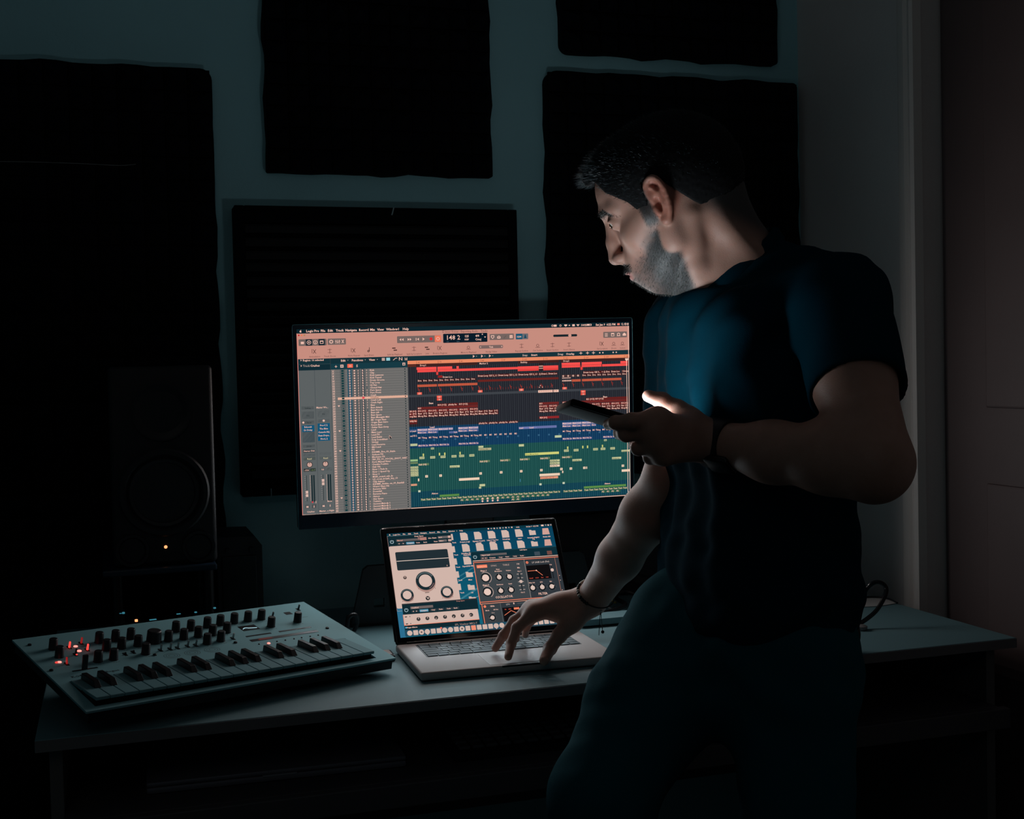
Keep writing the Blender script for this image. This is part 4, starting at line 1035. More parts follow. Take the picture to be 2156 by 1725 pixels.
# ================================================================== SYNTHESIZER
syn = thing('synthesizer', 'pale grey analogue synthesizer with black knobs and slim piano keys', 'synthesizer', (-.04298, 1.74116, .80937), (R_(11.213), R_(1.507), R_(22.846)))
syn.rotation_mode = 'XYZ'
_Rz = Matrix.Rotation(R_(22.846), 4, 'Z'); _Rx = Matrix.Rotation(R_(11.213), 4, 'X'); _Ry = Matrix.Rotation(R_(1.507), 4, 'Y')
syn_m = _Rz @ _Rx @ _Ry
syn.rotation_euler = syn_m.to_euler()
SK = 1.045
SO = Vector(EYE) + SK * (Vector((-.04298, 1.74116, .80937)) - Vector(EYE))
syn.location = SO; syn.scale = (SK, SK, SK)
SR = syn_m.to_3x3(); SM = SR * SK
def plate_z(x, y): return (SO + SM @ Vector((x, y, 0))).z
# top plate built around the key bed: four strips
KX0, KX1, KY0, KY1 = .017, .471, .012, .103
bm = B()
pl = [((0, KY1), (.5, .28)), ((0, 0), (KX0, KY1)), ((KX1, 0), (.5, KY1)), ((KX0, 0), (KX1, KY0))]
bm = B()
# one plate with a rectangular opening
o_ = [(0, 0), (.5, 0), (.5, .28), (0, .28)]; i_ = [(KX0, KY0), (KX1, KY0), (KX1, KY1), (KX0, KY1)]
rings = []
for z in (0, -.003):
    rings.append(([bm.verts.new((x, y, z)) for x, y in o_], [bm.verts.new((x, y, z)) for x, y in i_]))
for k in range(4):
    n = (k + 1) % 4
    (ot, it), (ob, ib) = rings
    bm.faces.new((ot[k], ot[n], it[n], it[k])); bm.faces.new((ob[k], ib[k], ib[n], ob[n]))
    bm.faces.new((ot[k], ob[k], ob[n], ot[n])); bm.faces.new((it[k], it[n], ib[n], ib[k]))
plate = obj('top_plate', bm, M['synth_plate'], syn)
# body: narrower below, open above under the key bed
def frustum(bm, a, za, b, zb_):
    va = [bm.verts.new((x, y, za)) for x, y in a]; vb = [bm.verts.new((x, y, zb_)) for x, y in b]
    bm.faces.new(va); bm.faces.new(vb[::-1])
    for k in range(4): bm.faces.new((va[k], va[(k + 1) % 4], vb[(k + 1) % 4], vb[k]))
bm = B()
frustum(bm, [(.006, .004), (.494, .004), (.494, .276), (.006, .276)], -.0185, [(.02, .02), (.48, .02), (.48, .27), (.02, .27)], -.027)
for a, b in (((.004, .003), (KX0, .277)), ((KX1, .003), (.496, .277)), ((KX0, .003), (KX1, KY0)), ((KX0, KY1), (KX1, .277))):
    box(bm, (a[0], a[1], -.0186), (b[0], b[1], -.003))
obj('body', bm, M['synth_body'], syn)
# feet reach down to the desk
for x, y in ((.10, .08), (.40, .08), (.10, .24), (.40, .24)):
    h = plate_z(x, y) - DZT
    dn = (SR.transposed() @ Vector((0, 0, -1)))
    zt = -.026
    p0 = Vector((x, y, zt)); L_ = (h + zt) / 1.0
    bm = B(); tube(bm, [p0, p0 + dn * max(.002, (plate_z(x, y) + (SM @ Vector((0, 0, zt))).z - DZT - .0006) / SK)], .014, 14)
    obj('foot', bm, M['black_plastic'], syn, True)
# white keys (the top lies flatter than the plate) and black keys
NW = 22; kwid = (KX1 - .003 - (KX0 + .001)) / NW
ka = math.atan2(.0095, .088)
bm = B(); box(bm, (KX0 + .001, KY0 + .010, -.018), (KX1 - .002, KY1 - .002, -.0035)); box(bm, (KX0 + .001, KY0 + .012, -.004), (KX1 - .002, KY0 + .05, .0035)); obj('key_bed', bm, M['synth_body'], syn)
bm = B(); box(bm, (.0004, -.088, -.0045), (kwid - .0004, 0, 0), .0007, 1)
wk = None
for k in range(NW):
    loc = (KX0 + .001 + k * kwid, KY1 - .001, .0016)
    if wk is None:
        wko = obj('white_key', bm, M['white_key'], syn, loc=loc, rot=(ka * -1.0, 0, 0)); wk = wko.data
    else: link('white_key', wk, None, syn, loc=loc, rot=(-ka, 0, 0))
bm = B()
bw = .0098
va = [(-bw / 2, -.050, 0), (bw / 2, -.050, 0), (bw / 2, 0, 0), (-bw / 2, 0, 0)]
vb = [(-bw / 2 + .001, -.042, .0085), (bw / 2 - .001, -.042, .0085), (bw / 2 - .001, 0, .0085), (-bw / 2 + .001, 0, .0085)]
A_ = [bm.verts.new(v) for v in va]; B_ = [bm.verts.new(v) for v in vb]
bm.faces.new(A_); bm.faces.new(B_[::-1])
for k in range(4): bm.faces.new((A_[k], A_[(k + 1) % 4], B_[(k + 1) % 4], B_[k]))
bmesh.ops.bevel(bm, geom=bm.edges[:], offset=.0006, segments=1, affect='EDGES')
bk = None
for k in range(NW - 1):
    if k % 7 in (2, 6): continue
    loc = (KX0 + .001 + (k + 1) * kwid + (-.0012 if k % 7 in (0, 3) else .0012 if k % 7 in (1, 5) else 0), KY1 - .002, .0018)
    if bk is None:
        bko = obj('black_key', bm, M['black_key'], syn, loc=loc, rot=(-ka, 0, 0)); bk = bko.data
    else: link('black_key', bk, None, syn, loc=loc, rot=(-ka, 0, 0))
# knobs
def knob_bm(r, h):
    bm = B(); lathe(bm, [(r * 1.08, 0), (r, .0015), (r * .93, h * .93), (r * .80, h)], 20); return bm
KN = [(40, 226), (37, 194), (110, 227), (135, 226), (159, 225), (108, 195), (131, 194), (157, 194), (80, 158), (103, 157), (154, 160), (207, 196), (235, 229), (232, 195),
      (259, 226), (257, 196), (289, 229), (313, 231), (338, 231), (363, 231), (388, 231), (281, 195), (307, 197), (256, 164), (281, 167), (386, 195), (438, 199)]
KN = [(u_, v_ - 1) for u_, v_ in KN]
kd = None
for u_, v_ in KN:
    loc = (u_ / 1000, v_ / 1000 - .001, 0)
    if kd is None:
        ko = obj('knob', knob_bm(.0066, .0165), M['knob'], syn, True, loc=loc); kd = ko.data
    else: link('knob', kd, None, syn, loc=loc)
    bm = B()
obj('master_knob', knob_bm(.0115, .019), M['knob'], syn, True, loc=(.185, .198, 0))
# toggle levers in their slots
def lever(u_, v_, m, lean=0.0, hgt=.010):
    bm = B(); box(bm, (-.0022, -.006, -.0002), (.0022, .006, .0006), .0003, 1)
    s = obj('lever_slot', bm, M['slot'], syn, loc=(u_ / 1000, v_ / 1000, 0))
    bm = B(); prism(bm, [(-.0012, 0), (.0012, 0), (.0009, hgt), (-.0009, hgt)], -.0012, .0012, 1)
    obj('lever', bm, m, s, rot=(lean, 0, 0))
for u_, v_ in ((63, 221), (83, 203)): lever(u_, v_, M['led_red'], .2)
lever(85, 231, M['led_red_dim'], .2); lever(61, 192, M['slot'], .2); lever(37, 163, M['led_red_dim'], -.2)
for u_, v_ in ((180, 163), (195, 162), (207, 162), (224, 163), (237, 162), (303, 167), (410, 231), (470, 248)): lever(u_, v_, M['lever'] if u_ < 400 else M['knob'], .25)
for u_, v_ in ((126, 167), (140, 170)): lever(u_, v_, M['slot'], .5, .004)
def led(u_, v_, m, r=.0018, name='led'):
    bm = B(); lathe(bm, [(r, 0), (r * .9, .0010), (r * .4, .0016)], 12); obj(name, bm, m, syn, True, loc=(u_ / 1000, v_ / 1000, 0))
for u_, v_, m, r in ((73, 222, M['led_core'], .0032), (71, 203, M['led_core'], .0034), (62, 190, M['led_red'], .0014), (30, 173, M['led_core'], .0032), (26, 173, M['led_red'], .0022), (345, 128, M['led_core'], .0026)): led(u_, v_, m, r)
for u_ in (329, 361, 376, 392, 406, 422, 437): led(u_, 130, M['screw'], .0015, 'step_button')
# slider stick, display, slots, screws, printed rings
def flat(name, x0, y0, x1, y1, m, h=.0004, parent=None):
    bm = B(); box(bm, (x0 / 1000, y0 / 1000, -.0003), (x1 / 1000, y1 / 1000, h)); return obj(name, bm, m, parent or syn)
flat('slider_slot', 34, 133.5, 71, 136.5, M['slot'])
bm = B(); box(bm, (.0480, .1335, 0), (.0560, .1375, .022), .0008, 1); obj('slider', bm, M['knob'], syn)
ol = flat('small_display', 334.5, 189.5, 364, 210.5, M['slot'])
bm = B(); pts = []
for k in range(22):
    t_ = k / 21; pts.append((.337 + .0245 * t_, .1965 + .0055 * math.sin(min(1, t_ * 2.2) * 2.4) * (1 - .45 * t_) + .0006 * math.sin(k * 2.7) - .003 * t_, .0006))
tube(bm, pts, .0005, 5); obj('wave_trace', bm, M['wave'], ol)
sq = flat('voice_display', 438, 232, 450, 243, M['slot'])
for n_, a in (('slot', (326, 164.5, 371, 168.5)), ('slot', (386, 165, 446, 169.5))): flat(n_, *a, M['slot'])
bs = flat('ribbon_slot', 324, 143.5, 447, 152, M['slot'])
flat('ribbon_glow', 338, 144.5, 362, 151, mat('ribbon_glow', (.05, .01, .01), .4, emit=(.45, .05, .03), strength=.10), .0006, bs)
for u_, v_ in ((468, 152), (298, 149), (15, 250), (9, 148), (164, 148), (485, 20), (486, 262)): 
    if v_ in (20, 262): continue
    bm = B(); lathe(bm, [(.0030, 0), (.0030, .0016), (.0022, .0022)], 8); obj('screw', bm, M['screw'], syn, True, loc=(u_ / 1000, v_ / 1000, 0))
for u_, v_ in ((186, 137), (219, 136.5), (252, 137)):
    bm = B()
    for r in (.0125, .009, .005):
        a = [bm.verts.new((r * math.cos(2 * PI * k / 28), r * .8 * math.sin(2 * PI * k / 28), .00015)) for k in range(28)]
        b = [bm.verts.new(((r - .0006) * math.cos(2 * PI * k / 28), (r - .0006) * .8 * math.sin(2 * PI * k / 28), .00015)) for k in range(28)]
        for k in range(28): bm.faces.new((a[k], a[(k + 1) % 28], b[(k + 1) % 28], b[k]))
    obj('printed_ring', bm, M['ink'], syn, loc=(u_ / 1000, v_ / 1000, 0))
def plate_text(t, u_, v_, size, m):
    V, F, w = text_mesh(t, .01)
    me = bpy.data.meshes.new('printed_name')
    me.from_pydata([(a * size, b * size, .0002) for a, b in V], [], F)
    return link('printed_name', me, m, syn, loc=(u_ / 1000, v_ / 1000, 0))
plate_text('KORG', 25, 113, .0085, M['slot'])
plate_text('minilogue', 62, 113, .0085, M['ink'])
for (u_, v_), t in zip(((326, 122), (357, 122), (373, 122), (388, 122), (403, 122), (418, 122), (434, 122)), ('PLAY', 'REC', '1', '2', '3', '4', '5')): pass
# small printed legend strokes under the knobs
bm = B()
for (u_, v_) in KN + [(336, 180), (395, 181), (462, 224)]:
    for q in range(3):
        x = u_ / 1000 - .005 + q * .0036; y = v_ / 1000 - .0125
        vs = [bm.verts.new(p) for p in ((x, y, .0002), (x + .0026, y, .0002), (x + .0026, y + .0010, .0002), (x, y + .0010, .0002))]
        bm.faces.new(vs)
tag(obj('printed_legend', bm, M['ink'], syn), kind='stuff')

# ================================================================== STUDIO SPEAKERS
def speaker(name, label, cx, y, w, h, z0, d=.24, detail=True):
    root = thing(name, label, 'speaker', (cx, y, z0))
    bm = B(); box(bm, (-w / 2, 0, 0), (w / 2, d, h), .008, 3); obj('cabinet', bm, M['vinyl'], root, True)
    zc = .132
    bm = B(); lathe(bm, [(.060, -.001), (.0785, -.001), (.0800, -.006), (.0765, -.009), (.0690, -.009), (.0655, -.005), (.060, -.001)], 48, (0, 0, zc), 'Y', cap=False)
    wf = obj('woofer_ring', bm, M['rubber'], root, True)
    bm = B(); lathe(bm, [(.064, -.003), (.060, -.0075), (.055, -.006), (.052, -.001), (.022, .0165), (.02, .0175)], 48, (0, 0, zc), 'Y', cap=True)
    obj('woofer_cone', bm, M['cone'], root, True)
    bm = B(); lathe(bm, [(.021, .0165), (.018, .008), (.012, .003), (.004, .0008), (.0005, .0003)], 32, (0, 0, zc), 'Y')
    obj('dust_cap', bm, M['dome'], root, True)
    zt = zc + .145
    bm = B(); lathe(bm, [(.052, -.001), (.052, -.006), (.045, -.006), (.020, .010), (.016, .011)], 40, (0, 0, zt), 'Y')
    tw = obj('tweeter_horn', bm, M['rubber'], root, True)
    bm = B(); lathe(bm, [(.015, .010), (.012, .003), (.006, .000), (.001, -.001)], 24, (0, 0, zt), 'Y'); obj('tweeter_dome', bm, M['dome'], tw, True)
    for s in (-1, 1):
        bm = B(); lathe(bm, [(.029, -.001), (.029, -.005), (.024, -.005), (.019, .002), (.017, .05), (.0165, .05)], 32, (s * .058, 0, .030), 'Y')
        obj('bass_port', bm, M['rubber'], root, True)
    bm = B(); lathe(bm, [(.0030, 0), (.0028, -.0012), (.0012, -.0020)], 14, (0, 0, .033), 'Y'); obj('power_led', bm, M['led_amber'], root, True)
    for k in range(3):
        bm = B(); box(bm, (-.012 + k * .009, -.001, .008), (-.006 + k * .009, 0, .013)); obj('badge_mark', bm, M['cone'], root)
    return root
SPY = 2.35
p = at(349, 1152, SPY)
spk = speaker('studio_speaker', 'black studio speaker with an amber light behind the synthesizer', p[0], SPY, .182, .36, p[2] - .033)
# its desk stand, with a slanted pale-edged top plate
zs = p[2] - .033
stn = thing('speaker_stand', 'low black stand carrying the studio speaker', 'speaker stand', (p[0], SPY, DZT))
hh = zs - DZT
bm = B(); box(bm, (-.11, -.022, hh - .012), (.088, .25, hh - .0003), .003); obj('stand_plate', bm, M['bezel'], stn)
bm = B(); box(bm, (-.10, 0, 0), (.09, .24, .01), .003); obj('stand_base', bm, M['black_plastic'], stn)
for x in (-.085, .075):
    for y in (.02, .22):
        bm = B(); tube(bm, [(x, y, .009), (x, y, hh - .011)], .009, 12); obj('stand_post', bm, M['black_plastic'], stn, True)
# black case with a chamfered shoulder
cs = at(557, 1200, 2.46)
bx = thing('equipment_case', 'black case with a chamfered shoulder between the speaker and the monitor', 'case', (.190, 2.46, DZT))
bm = B(); prism(bm, [(-.004, 0), (.081, 0), (.081, .168), (.068, .186), (-.004, .188)], 0, .17, 1); obj('shell', bm, M['vinyl'], bx)
bm = B(); box(bm, (.004, -.003, .02), (.07, 0, .15), .002); obj('front_panel', bm, M['black_plastic'], bx)
for x in (.015, .06):
    bm = B(); box(bm, (x - .004, -.006, .156), (x + .004, .002, .166), .001); obj('latch', bm, M['black_plastic'], bx)
# a low dark cabinet under the right end of the monitor
c0 = at(1168, 1100, 2.50)
spr = speaker('subwoofer', "black speaker cabinet under the monitor's right end", c0[0] + .15, 2.50, .29, .188 if c0[2] > .9 else .18, DZT, d=.15) if False else None
sub = thing('subwoofer', "black low speaker cabinet under the monitor's right end behind the laptop", 'speaker', (c0[0] + .17, 2.51, DZT))
bm = B(); box(bm, (-.17, 0, .006), (.20, .165, .184), .006, 2); obj('cabinet', bm, M['vinyl'], sub, True)
bm = B(); lathe(bm, [(.055, -.001), (.074, -.001), (.075, -.006), (.066, -.007), (.058, -.002)], 40, (.05, 0, .094), 'Y', cap=False); obj('woofer_ring', bm, M['rubber'], sub, True)
bm = B(); lathe(bm, [(.060, -.002), (.052, -.004), (.02, .014), (.018, .008), (.006, .003)], 40, (.05, 0, .094), 'Y'); obj('woofer_cone', bm, M['cone'], sub, True)
for x in (-.14, .17):
    for y in (.02, .145):
        bm = B(); lathe(bm, [(.012, 0), (.013, .007)], 12, (x, y, 0)); obj('foot', bm, M['rubber'], sub)

# ================================================================== SMALL MIXER BEHIND THE SYNTHESIZER
mx = thing('audio_mixer', 'small black mixer with glinting knobs behind the synthesizer', 'mixer', (.11, 2.285, DZT), (0, 0, R_(12)))
bm = B(); prism(bm, [(-.042, .0), (-.042, .050), (.008, .0665), (.018, .0665), (.018, .0)], -.15, .14, 0); obj('body', bm, M['black_plastic'], mx)
def mixz(y): return min(.0665, .050 + (y + .042) / .05 * .0165)
mk = None
for i in range(7):
    for j in range(2):
        x, y = -.13 + i * .040, -.030 + j * .020
        if mk is None:
            o = obj('knob', knob_bm(.007, .013), M['knob'], mx, True, loc=(x, y, mixz(y))); mk = o.data
        else: link('knob', mk, None, mx, loc=(x, y, mixz(y)))
def glint(px, py, w, m, h=.0012):
    """a small glowing indicator on the mixer's top edge"""
    q = at(px, py, 2.295)
    l = Matrix.Rotation(R_(-12), 3, 'Z') @ (Vector(q) - Vector((.11, 2.285, DZT)))
    bm = B(); box(bm, (-w / 2, -.002, -h / 2), (w / 2, .002, h / 2), .0003, 1)
    o = obj('led_or_glint', bm, m, mx, loc=l)
    bm = B(); tube(bm, [(0, 0, -h / 2), (0, 0, -max(.0035, l.z - mixz(l.y)))], .0012, 6); obj('led_or_glint_stem', bm, M['black_plastic'], o)
for px, py, w, m, h in ((287, 1307, .0045, M['led_amber'], .004), (322, 1305, .012, M['glint_teal'], .0016), (260, 1291, .004, M['glint_teal'], .003), (254, 1292, .004, M['glint_teal'], .0008),
                        (376, 1293, .007, M['glint_teal'], .0012), (412, 1289.5, .004, M['glint_teal'], .002), (452, 1280.5, .004, M['glint_teal'], .0024)): glint(px, py, w, m, h)

# ================================================================== DESK CLUTTER
# cables at the back of the desk, left of the laptop
def cable(name, label, pts, r, m, n=8, cat='cable'):
    pts = [np.array(p) for p in pts]
    bm = B(); tube(bm, smooth_path([p - pts[0] for p in pts], 6), r, n)
    return tag(obj(name, bm, m, None, True, loc=tuple(pts[0])), label, cat)
zc = DZT + .0042
cable('cable', 'thick black cable looping beside the monitor stand', [at(700, 1318, 2.37), at(728, 1322, 2.36), at(733, 1303, 2.36), at(742, 1295, 2.36), at(750, 1297, 2.36), at(752, 1312, 2.37), at(745, 1330, 2.37)], .0042, M['cable'])
cable('cable', 'black cable lying along the desk from synthesizer to laptop', [(.30, 2.36, zc), (.37, 2.30, zc), (.40, 2.22, zc), (.42, 2.19, zc + .001), (.44, 2.18, zc)], .004, M['cable'])
hub = thing('usb_hub', "flat dark hub by the laptop's rear corner", 'hub', (.418, 2.135, DZT), (0, 0, R_(-2)))
bm = B(); box(bm, (-.045, -.022, 0), (.036, .022, .011), .002); obj('shell', bm, M['black_plastic'], hub)
bm = B(); box(bm, (-.040, -.018, .0108), (.032, .020, .0120), .0004); obj('top_plate', bm, M['alu'], hub)
for k in range(3):
    bm = B(); box(bm, (-.034 + k * .022, -.0224, .003), (-.020 + k * .022, -.021, .008)); obj('port', bm, M['slot'], hub)
# headphones behind the man on the right end of the desk
q0 = at(1815, 1322, 2.02)
arc = [(1806, 1316), (1826, 1303), (1846, 1285), (1862, 1258), (1866, 1240), (1858, 1229), (1846, 1226), (1834, 1231), (1826, 1239), (1816, 1254)]
hp = thing('headphones', 'black headphones standing on the desk behind the man', 'headphones', tuple(at(1800, 1330, 2.02)))
ho = np.array(hp.location)
ys = [2.02, 2.02, 2.02, 2.022, 2.03, 2.035, 2.04, 2.045, 2.05, 2.05]
bm = B(); tube(bm, [p - ho for p in smooth_path([at(x, y, yy) for (x, y), yy in zip(arc, ys)], 5)], .0042, 10); obj('headband', bm, M['black_gloss'], hp, True)
q = atz(1812, 1322, DZT + .0045) - ho
bm = B(); lathe(bm, [(.010, -.0044), (.0125, -.002), (.0125, .003), (.008, .0055)], 18, q); obj('ear_pad', bm, M['cable_light'], hp, True)
q2 = atz(1780, 1330, DZT + .0375) - ho
bm = B(); lathe(bm, [(.030, -.012), (.036, -.006), (.036, .006), (.028, .012)], 24, q2, 'X'); obj('ear_cup', bm, M['black_plastic'], hp, True)
# white sheet with a thin cable along its edge
pc = atz(1848, 1266, DZT + .001)
sh = thing('paper_sheet', 'white sheet of paper at the far right end of the desk', 'paper', tuple(pc))
a_ = [atz(x, y, DZT + .0008) - pc for x, y in ((1790, 1280), (1850, 1277), (1888, 1271), (1866, 1260), (1790, 1256))]
bm = B(); prism(bm, [(p[0], p[1]) for p in a_], -.0004, .0006, 2); obj('sheet', bm, M['paper'], sh)
cable('cable', 'thin dark cable curving along the white sheet', [atz(x, y, DZT + .004) for x, y in ((1800, 1258), (1840, 1257), (1862, 1259), (1878, 1264), (1889, 1270))], .0020, M['cable'])
# plugs behind the man's arm
cable('jack_plug', "gold jack plug behind the man's forearm", [at(1287, 1264, 2.40), at(1292, 1268, 2.395), at(1297, 1269, 2.39)], .0024, M['gold'], cat='plug')
cable('jack_plug', "steel jack plug below the gold plug behind the man's forearm", [at(1280, 1280, 2.40), at(1288, 1283, 2.395), at(1294, 1280, 2.39)], .0032, M['steel'], cat='plug')
cable('wire', 'thin bright wire standing in front of the low speaker cabinet', [at(1231, 1188, 2.49), at(1233, 1198, 2.485), at(1236, 1210, 2.48), at(1242, 1240, 2.47), at(1252, 1275, 2.46), at(1262, 1300, 2.45)], .0009, M['cable_light'], cat='wire')
cable('cable', 'bundled black cable behind the laptop on the right', [(.83, 2.36, zc), (.90, 2.33, zc), (.985, 2.36, zc + .006), (.99, 2.42, zc + .012), (1.02, 2.44, zc + .02), (1.07, 2.40, zc)], .0045, M['cable'])
strip_t = thing('desk_riser', 'low grey shelf board on the desk behind the laptop', 'shelf board', (.94, 2.235, DZT))
bm = B(); box(bm, (-.10, -.003, .004), (.22, .055, .016), .001); obj('board', bm, M['desk'], strip_t)
for x in (-.06, .16):
    bm = B(); box(bm, (x, .0, 0), (x + .02, .05, .0045)); obj('foot', bm, M['rubber'], strip_t)

# ================================================================== ON THE SHELF UNDER THE DESK TOP
cl = thing('laptop', 'closed dark grey laptop on the shelf under the desk', 'laptop', (.232, 2.04, .630), (0, 0, R_(-2)))
bm = B(); box(bm, (-.195, -.125, .001), (.195, .125, .0105), .003, 2); obj('base', bm, mat('old_laptop', (.20, .19, .23), .5, metal=.2), cl, True)
bm = B(); box(bm, (-.195, -.125, .0112), (.195, .125, .0185), .003, 2); obj('lid', bm, bpy.data.materials['old_laptop'], cl, True)
bm = B(); box(bm, (-.026, -.1262, .0085), (.026, -.120, .0115), .0008); obj('latch_notch', bm, mat('latch', (.30, .30, .34), .5), cl)
kb = thing('computer_keyboard', 'dark computer keyboard on the shelf beside the closed laptop', 'keyboard', (.50, 1.90, .631))
bm = B(); prism(bm, [(0, 0), (0, .012), (.13, .022), (.13, 0)], 0, .36, 0); obj('case', bm, M['black_plastic'], kb)
kk = None
for r in range(5):
    for c in range(15):
        y = .012 + r * .0225; loc = (.010 + c * .0228, y, .0125 + y * .077)
        if kk is None:
            bm = B(); box(bm, (0, 0, 0), (.019, .018, .006), .002, 1); o = obj('key', bm, mat('old_key', (.08, .08, .09), .5), kb, loc=loc); kk = o.data
        else: link('key', kk, None, kb, loc=loc)
# ================================================================== THE MAN: bodies are grown from smoothly joined distance fields
class Field:
    def __init__(s, lo, hi, h):
        s.lo = np.array(lo, float); s.h = h
        s.n = np.ceil((np.array(hi, float) - s.lo) / h).astype(int) + 1
        s.F = np.full(tuple(s.n), 0.06, np.float32)
    def sub(s, lo, hi):
        a = np.clip(np.floor((np.array(lo) - s.lo) / s.h).astype(int), 0, s.n)
        b = np.clip(np.ceil((np.array(hi) - s.lo) / s.h).astype(int) + 1, 0, s.n)
        if np.any(b - a < 1): return None
        sl = tuple(slice(i, j) for i, j in zip(a, b))
        ax = [(s.lo[k] + s.h * np.arange(a[k], b[k])).astype(np.float32) for k in range(3)]
        return sl, ax[0][:, None, None], ax[1][None, :, None], ax[2][None, None, :]
    def add(s, prim, k=.01):
        f, lo, hi = prim
        r = s.sub(np.array(lo) - k - 3 * s.h, np.array(hi) + k + 3 * s.h)
        if r is None: return
        sl, X, Y, Z = r
        d = f(X, Y, Z); g = s.F[sl]
        hh = np.maximum(k - np.abs(g - d), 0) / k
        s.F[sl] = np.minimum(g, d) - hh * hh * k * .25
    def cut(s, prim, k=.004):
        f, lo, hi = prim
        r = s.sub(np.array(lo) - k - 3 * s.h, np.array(hi) + k + 3 * s.h)
        if r is None: return
        sl, X, Y, Z = r
        d = -f(X, Y, Z); g = s.F[sl]
        hh = np.maximum(k - np.abs(g - d), 0) / k
        s.F[sl] = np.maximum(g, d) + hh * hh * k * .25
    def warp(s, fn):
        r = s.sub(s.lo, s.lo + s.h * (s.n - 1))
        sl, X, Y, Z = r
        s.F = (s.F + fn(X, Y, Z)).astype(np.float32)
    def mesh(s):
        return surface_nets(s.F, s.lo, s.h)

def surface_nets(F, lo, h):
    S = F < 0
    nx, ny, nz = F.shape
    cnt = np.zeros((nx - 1, ny - 1, nz - 1), np.uint8)
    for a in (0, 1):
        for b in (0, 1):
            for c in (0, 1):
                cnt += S[a:nx - 1 + a, b:ny - 1 + b, c:nz - 1 + c]
    act = np.flatnonzero(((cnt > 0) & (cnt < 8)).ravel())
    del cnt
    cy, cz = ny - 1, nz - 1
    i, rem = np.divmod(act, cy * cz); j, k = np.divmod(rem, cz)
    acc = np.zeros((len(act), 3)); num = np.zeros(len(act))
    corner = {}
    for a in (0, 1):
        for b in (0, 1):
            for c in (0, 1):
                corner[a, b, c] = F[i + a, j + b, k + c].astype(float)
    for ax in range(3):
        for p in (0, 1):
            for q in (0, 1):
                c0 = [0, 0, 0]; o = [x for x in range(3) if x != ax]
                c0[o[0]] = p; c0[o[1]] = q
                c1 = list(c0); c1[ax] = 1
                v0, v1 = corner[tuple(c0)], corner[tuple(c1)]
                m = (v0 < 0) != (v1 < 0)
                t = v0[m] / (v0[m] - v1[m])
                for d in range(3): acc[m, d] += c0[d] + (t if d == ax else 0)
                num[m] += 1
    V = (np.stack([i, j, k], 1) + acc / num[:, None]) * h + lo
    quads = []
    def idx(a, b, c):
        return np.searchsorted(act, (a * cy + b) * cz + c)
    for ax in range(3):
        A = [slice(None)] * 3; Bq = [slice(None)] * 3
        A[ax] = slice(0, -1); Bq[ax] = slice(1, None)
        e = S[tuple(A)] != S[tuple(Bq)]
        o = [x for x in range(3) if x != ax]
        sl = [slice(None)] * 3
        for d in o: sl[d] = slice(1, -1)
        pts = np.argwhere(e[tuple(sl)])
        for d in o: pts[:, d] += 1
        inside = S[pts[:, 0], pts[:, 1], pts[:, 2]]
        q = []
        for p, r in ((1, 1), (0, 1), (0, 0), (1, 0)):
            c = pts.copy(); c[:, o[0]] -= p; c[:, o[1]] -= r
            q.append(idx(c[:, 0], c[:, 1], c[:, 2]))
        q = np.stack(q, 1)
        flip = inside if ax != 1 else ~inside
        q[~flip] = q[~flip][:, ::-1]
        quads.append(q)
    return V, np.concatenate(quads)

def normals_of(V, Q):
    a, b, c, d = V[Q[:, 0]], V[Q[:, 1]], V[Q[:, 2]], V[Q[:, 3]]
    n = np.cross(c - a, d - b)
    N = np.zeros_like(V)
    for k in range(4): np.add.at(N, Q[:, k], n)
    return N / np.maximum(np.linalg.norm(N, axis=1, keepdims=True), 1e-12)

def cone(a, b, ra, rb):
    a, b = np.array(a, float), np.array(b, float); ba = b - a; L2 = max(ba @ ba, 1e-12)
    def f(X, Y, Z):
        t = np.clip(((X - a[0]) * ba[0] + (Y - a[1]) * ba[1] + (Z - a[2]) * ba[2]) / L2, 0, 1).astype(np.float32)
        return np.sqrt((X - a[0] - t * ba[0]) ** 2 + (Y - a[1] - t * ba[1]) ** 2 + (Z - a[2] - t * ba[2]) ** 2) - (ra + (rb - ra) * t)
    r = max(ra, rb)
    return f, np.minimum(a, b) - r, np.maximum(a, b) + r
def ball(c, r): return cone(c, np.array(c) + 1e-5, r, r)
def ell(c, ax, r):
    c, ax, r = np.array(c, float), np.array(ax, float), np.array(r, float)
    def f(X, Y, Z):
        q = [((X - c[0]) * ax[k][0] + (Y - c[1]) * ax[k][1] + (Z - c[2]) * ax[k][2]) / r[k] for k in range(3)]
        k0 = np.sqrt(q[0] ** 2 + q[1] ** 2 + q[2] ** 2)
        k1 = np.sqrt((q[0] / r[0]) ** 2 + (q[1] / r[1]) ** 2 + (q[2] / r[2]) ** 2)
        return k0 * (k0 - 1) / np.maximum(k1, 1e-6)
    e = np.sqrt(((ax * r[:, None]) ** 2).sum(0))
    return f, c - e, c + e
def rbox(c, ax, half, r):
    c, ax, half = np.array(c, float), np.array(ax, float), np.array(half, float)
    def f(X, Y, Z):
        q = [np.abs((X - c[0]) * ax[k][0] + (Y - c[1]) * ax[k][1] + (Z - c[2]) * ax[k][2]) - (half[k] - r) for k in range(3)]
        return np.sqrt(np.maximum(q[0], 0) ** 2 + np.maximum(q[1], 0) ** 2 + np.maximum(q[2], 0) ** 2) + np.minimum(np.maximum(np.maximum(q[0], q[1]), q[2]), 0) - r
    e = (np.abs(ax) * half[:, None]).sum(0)
    return f, c - e, c + e
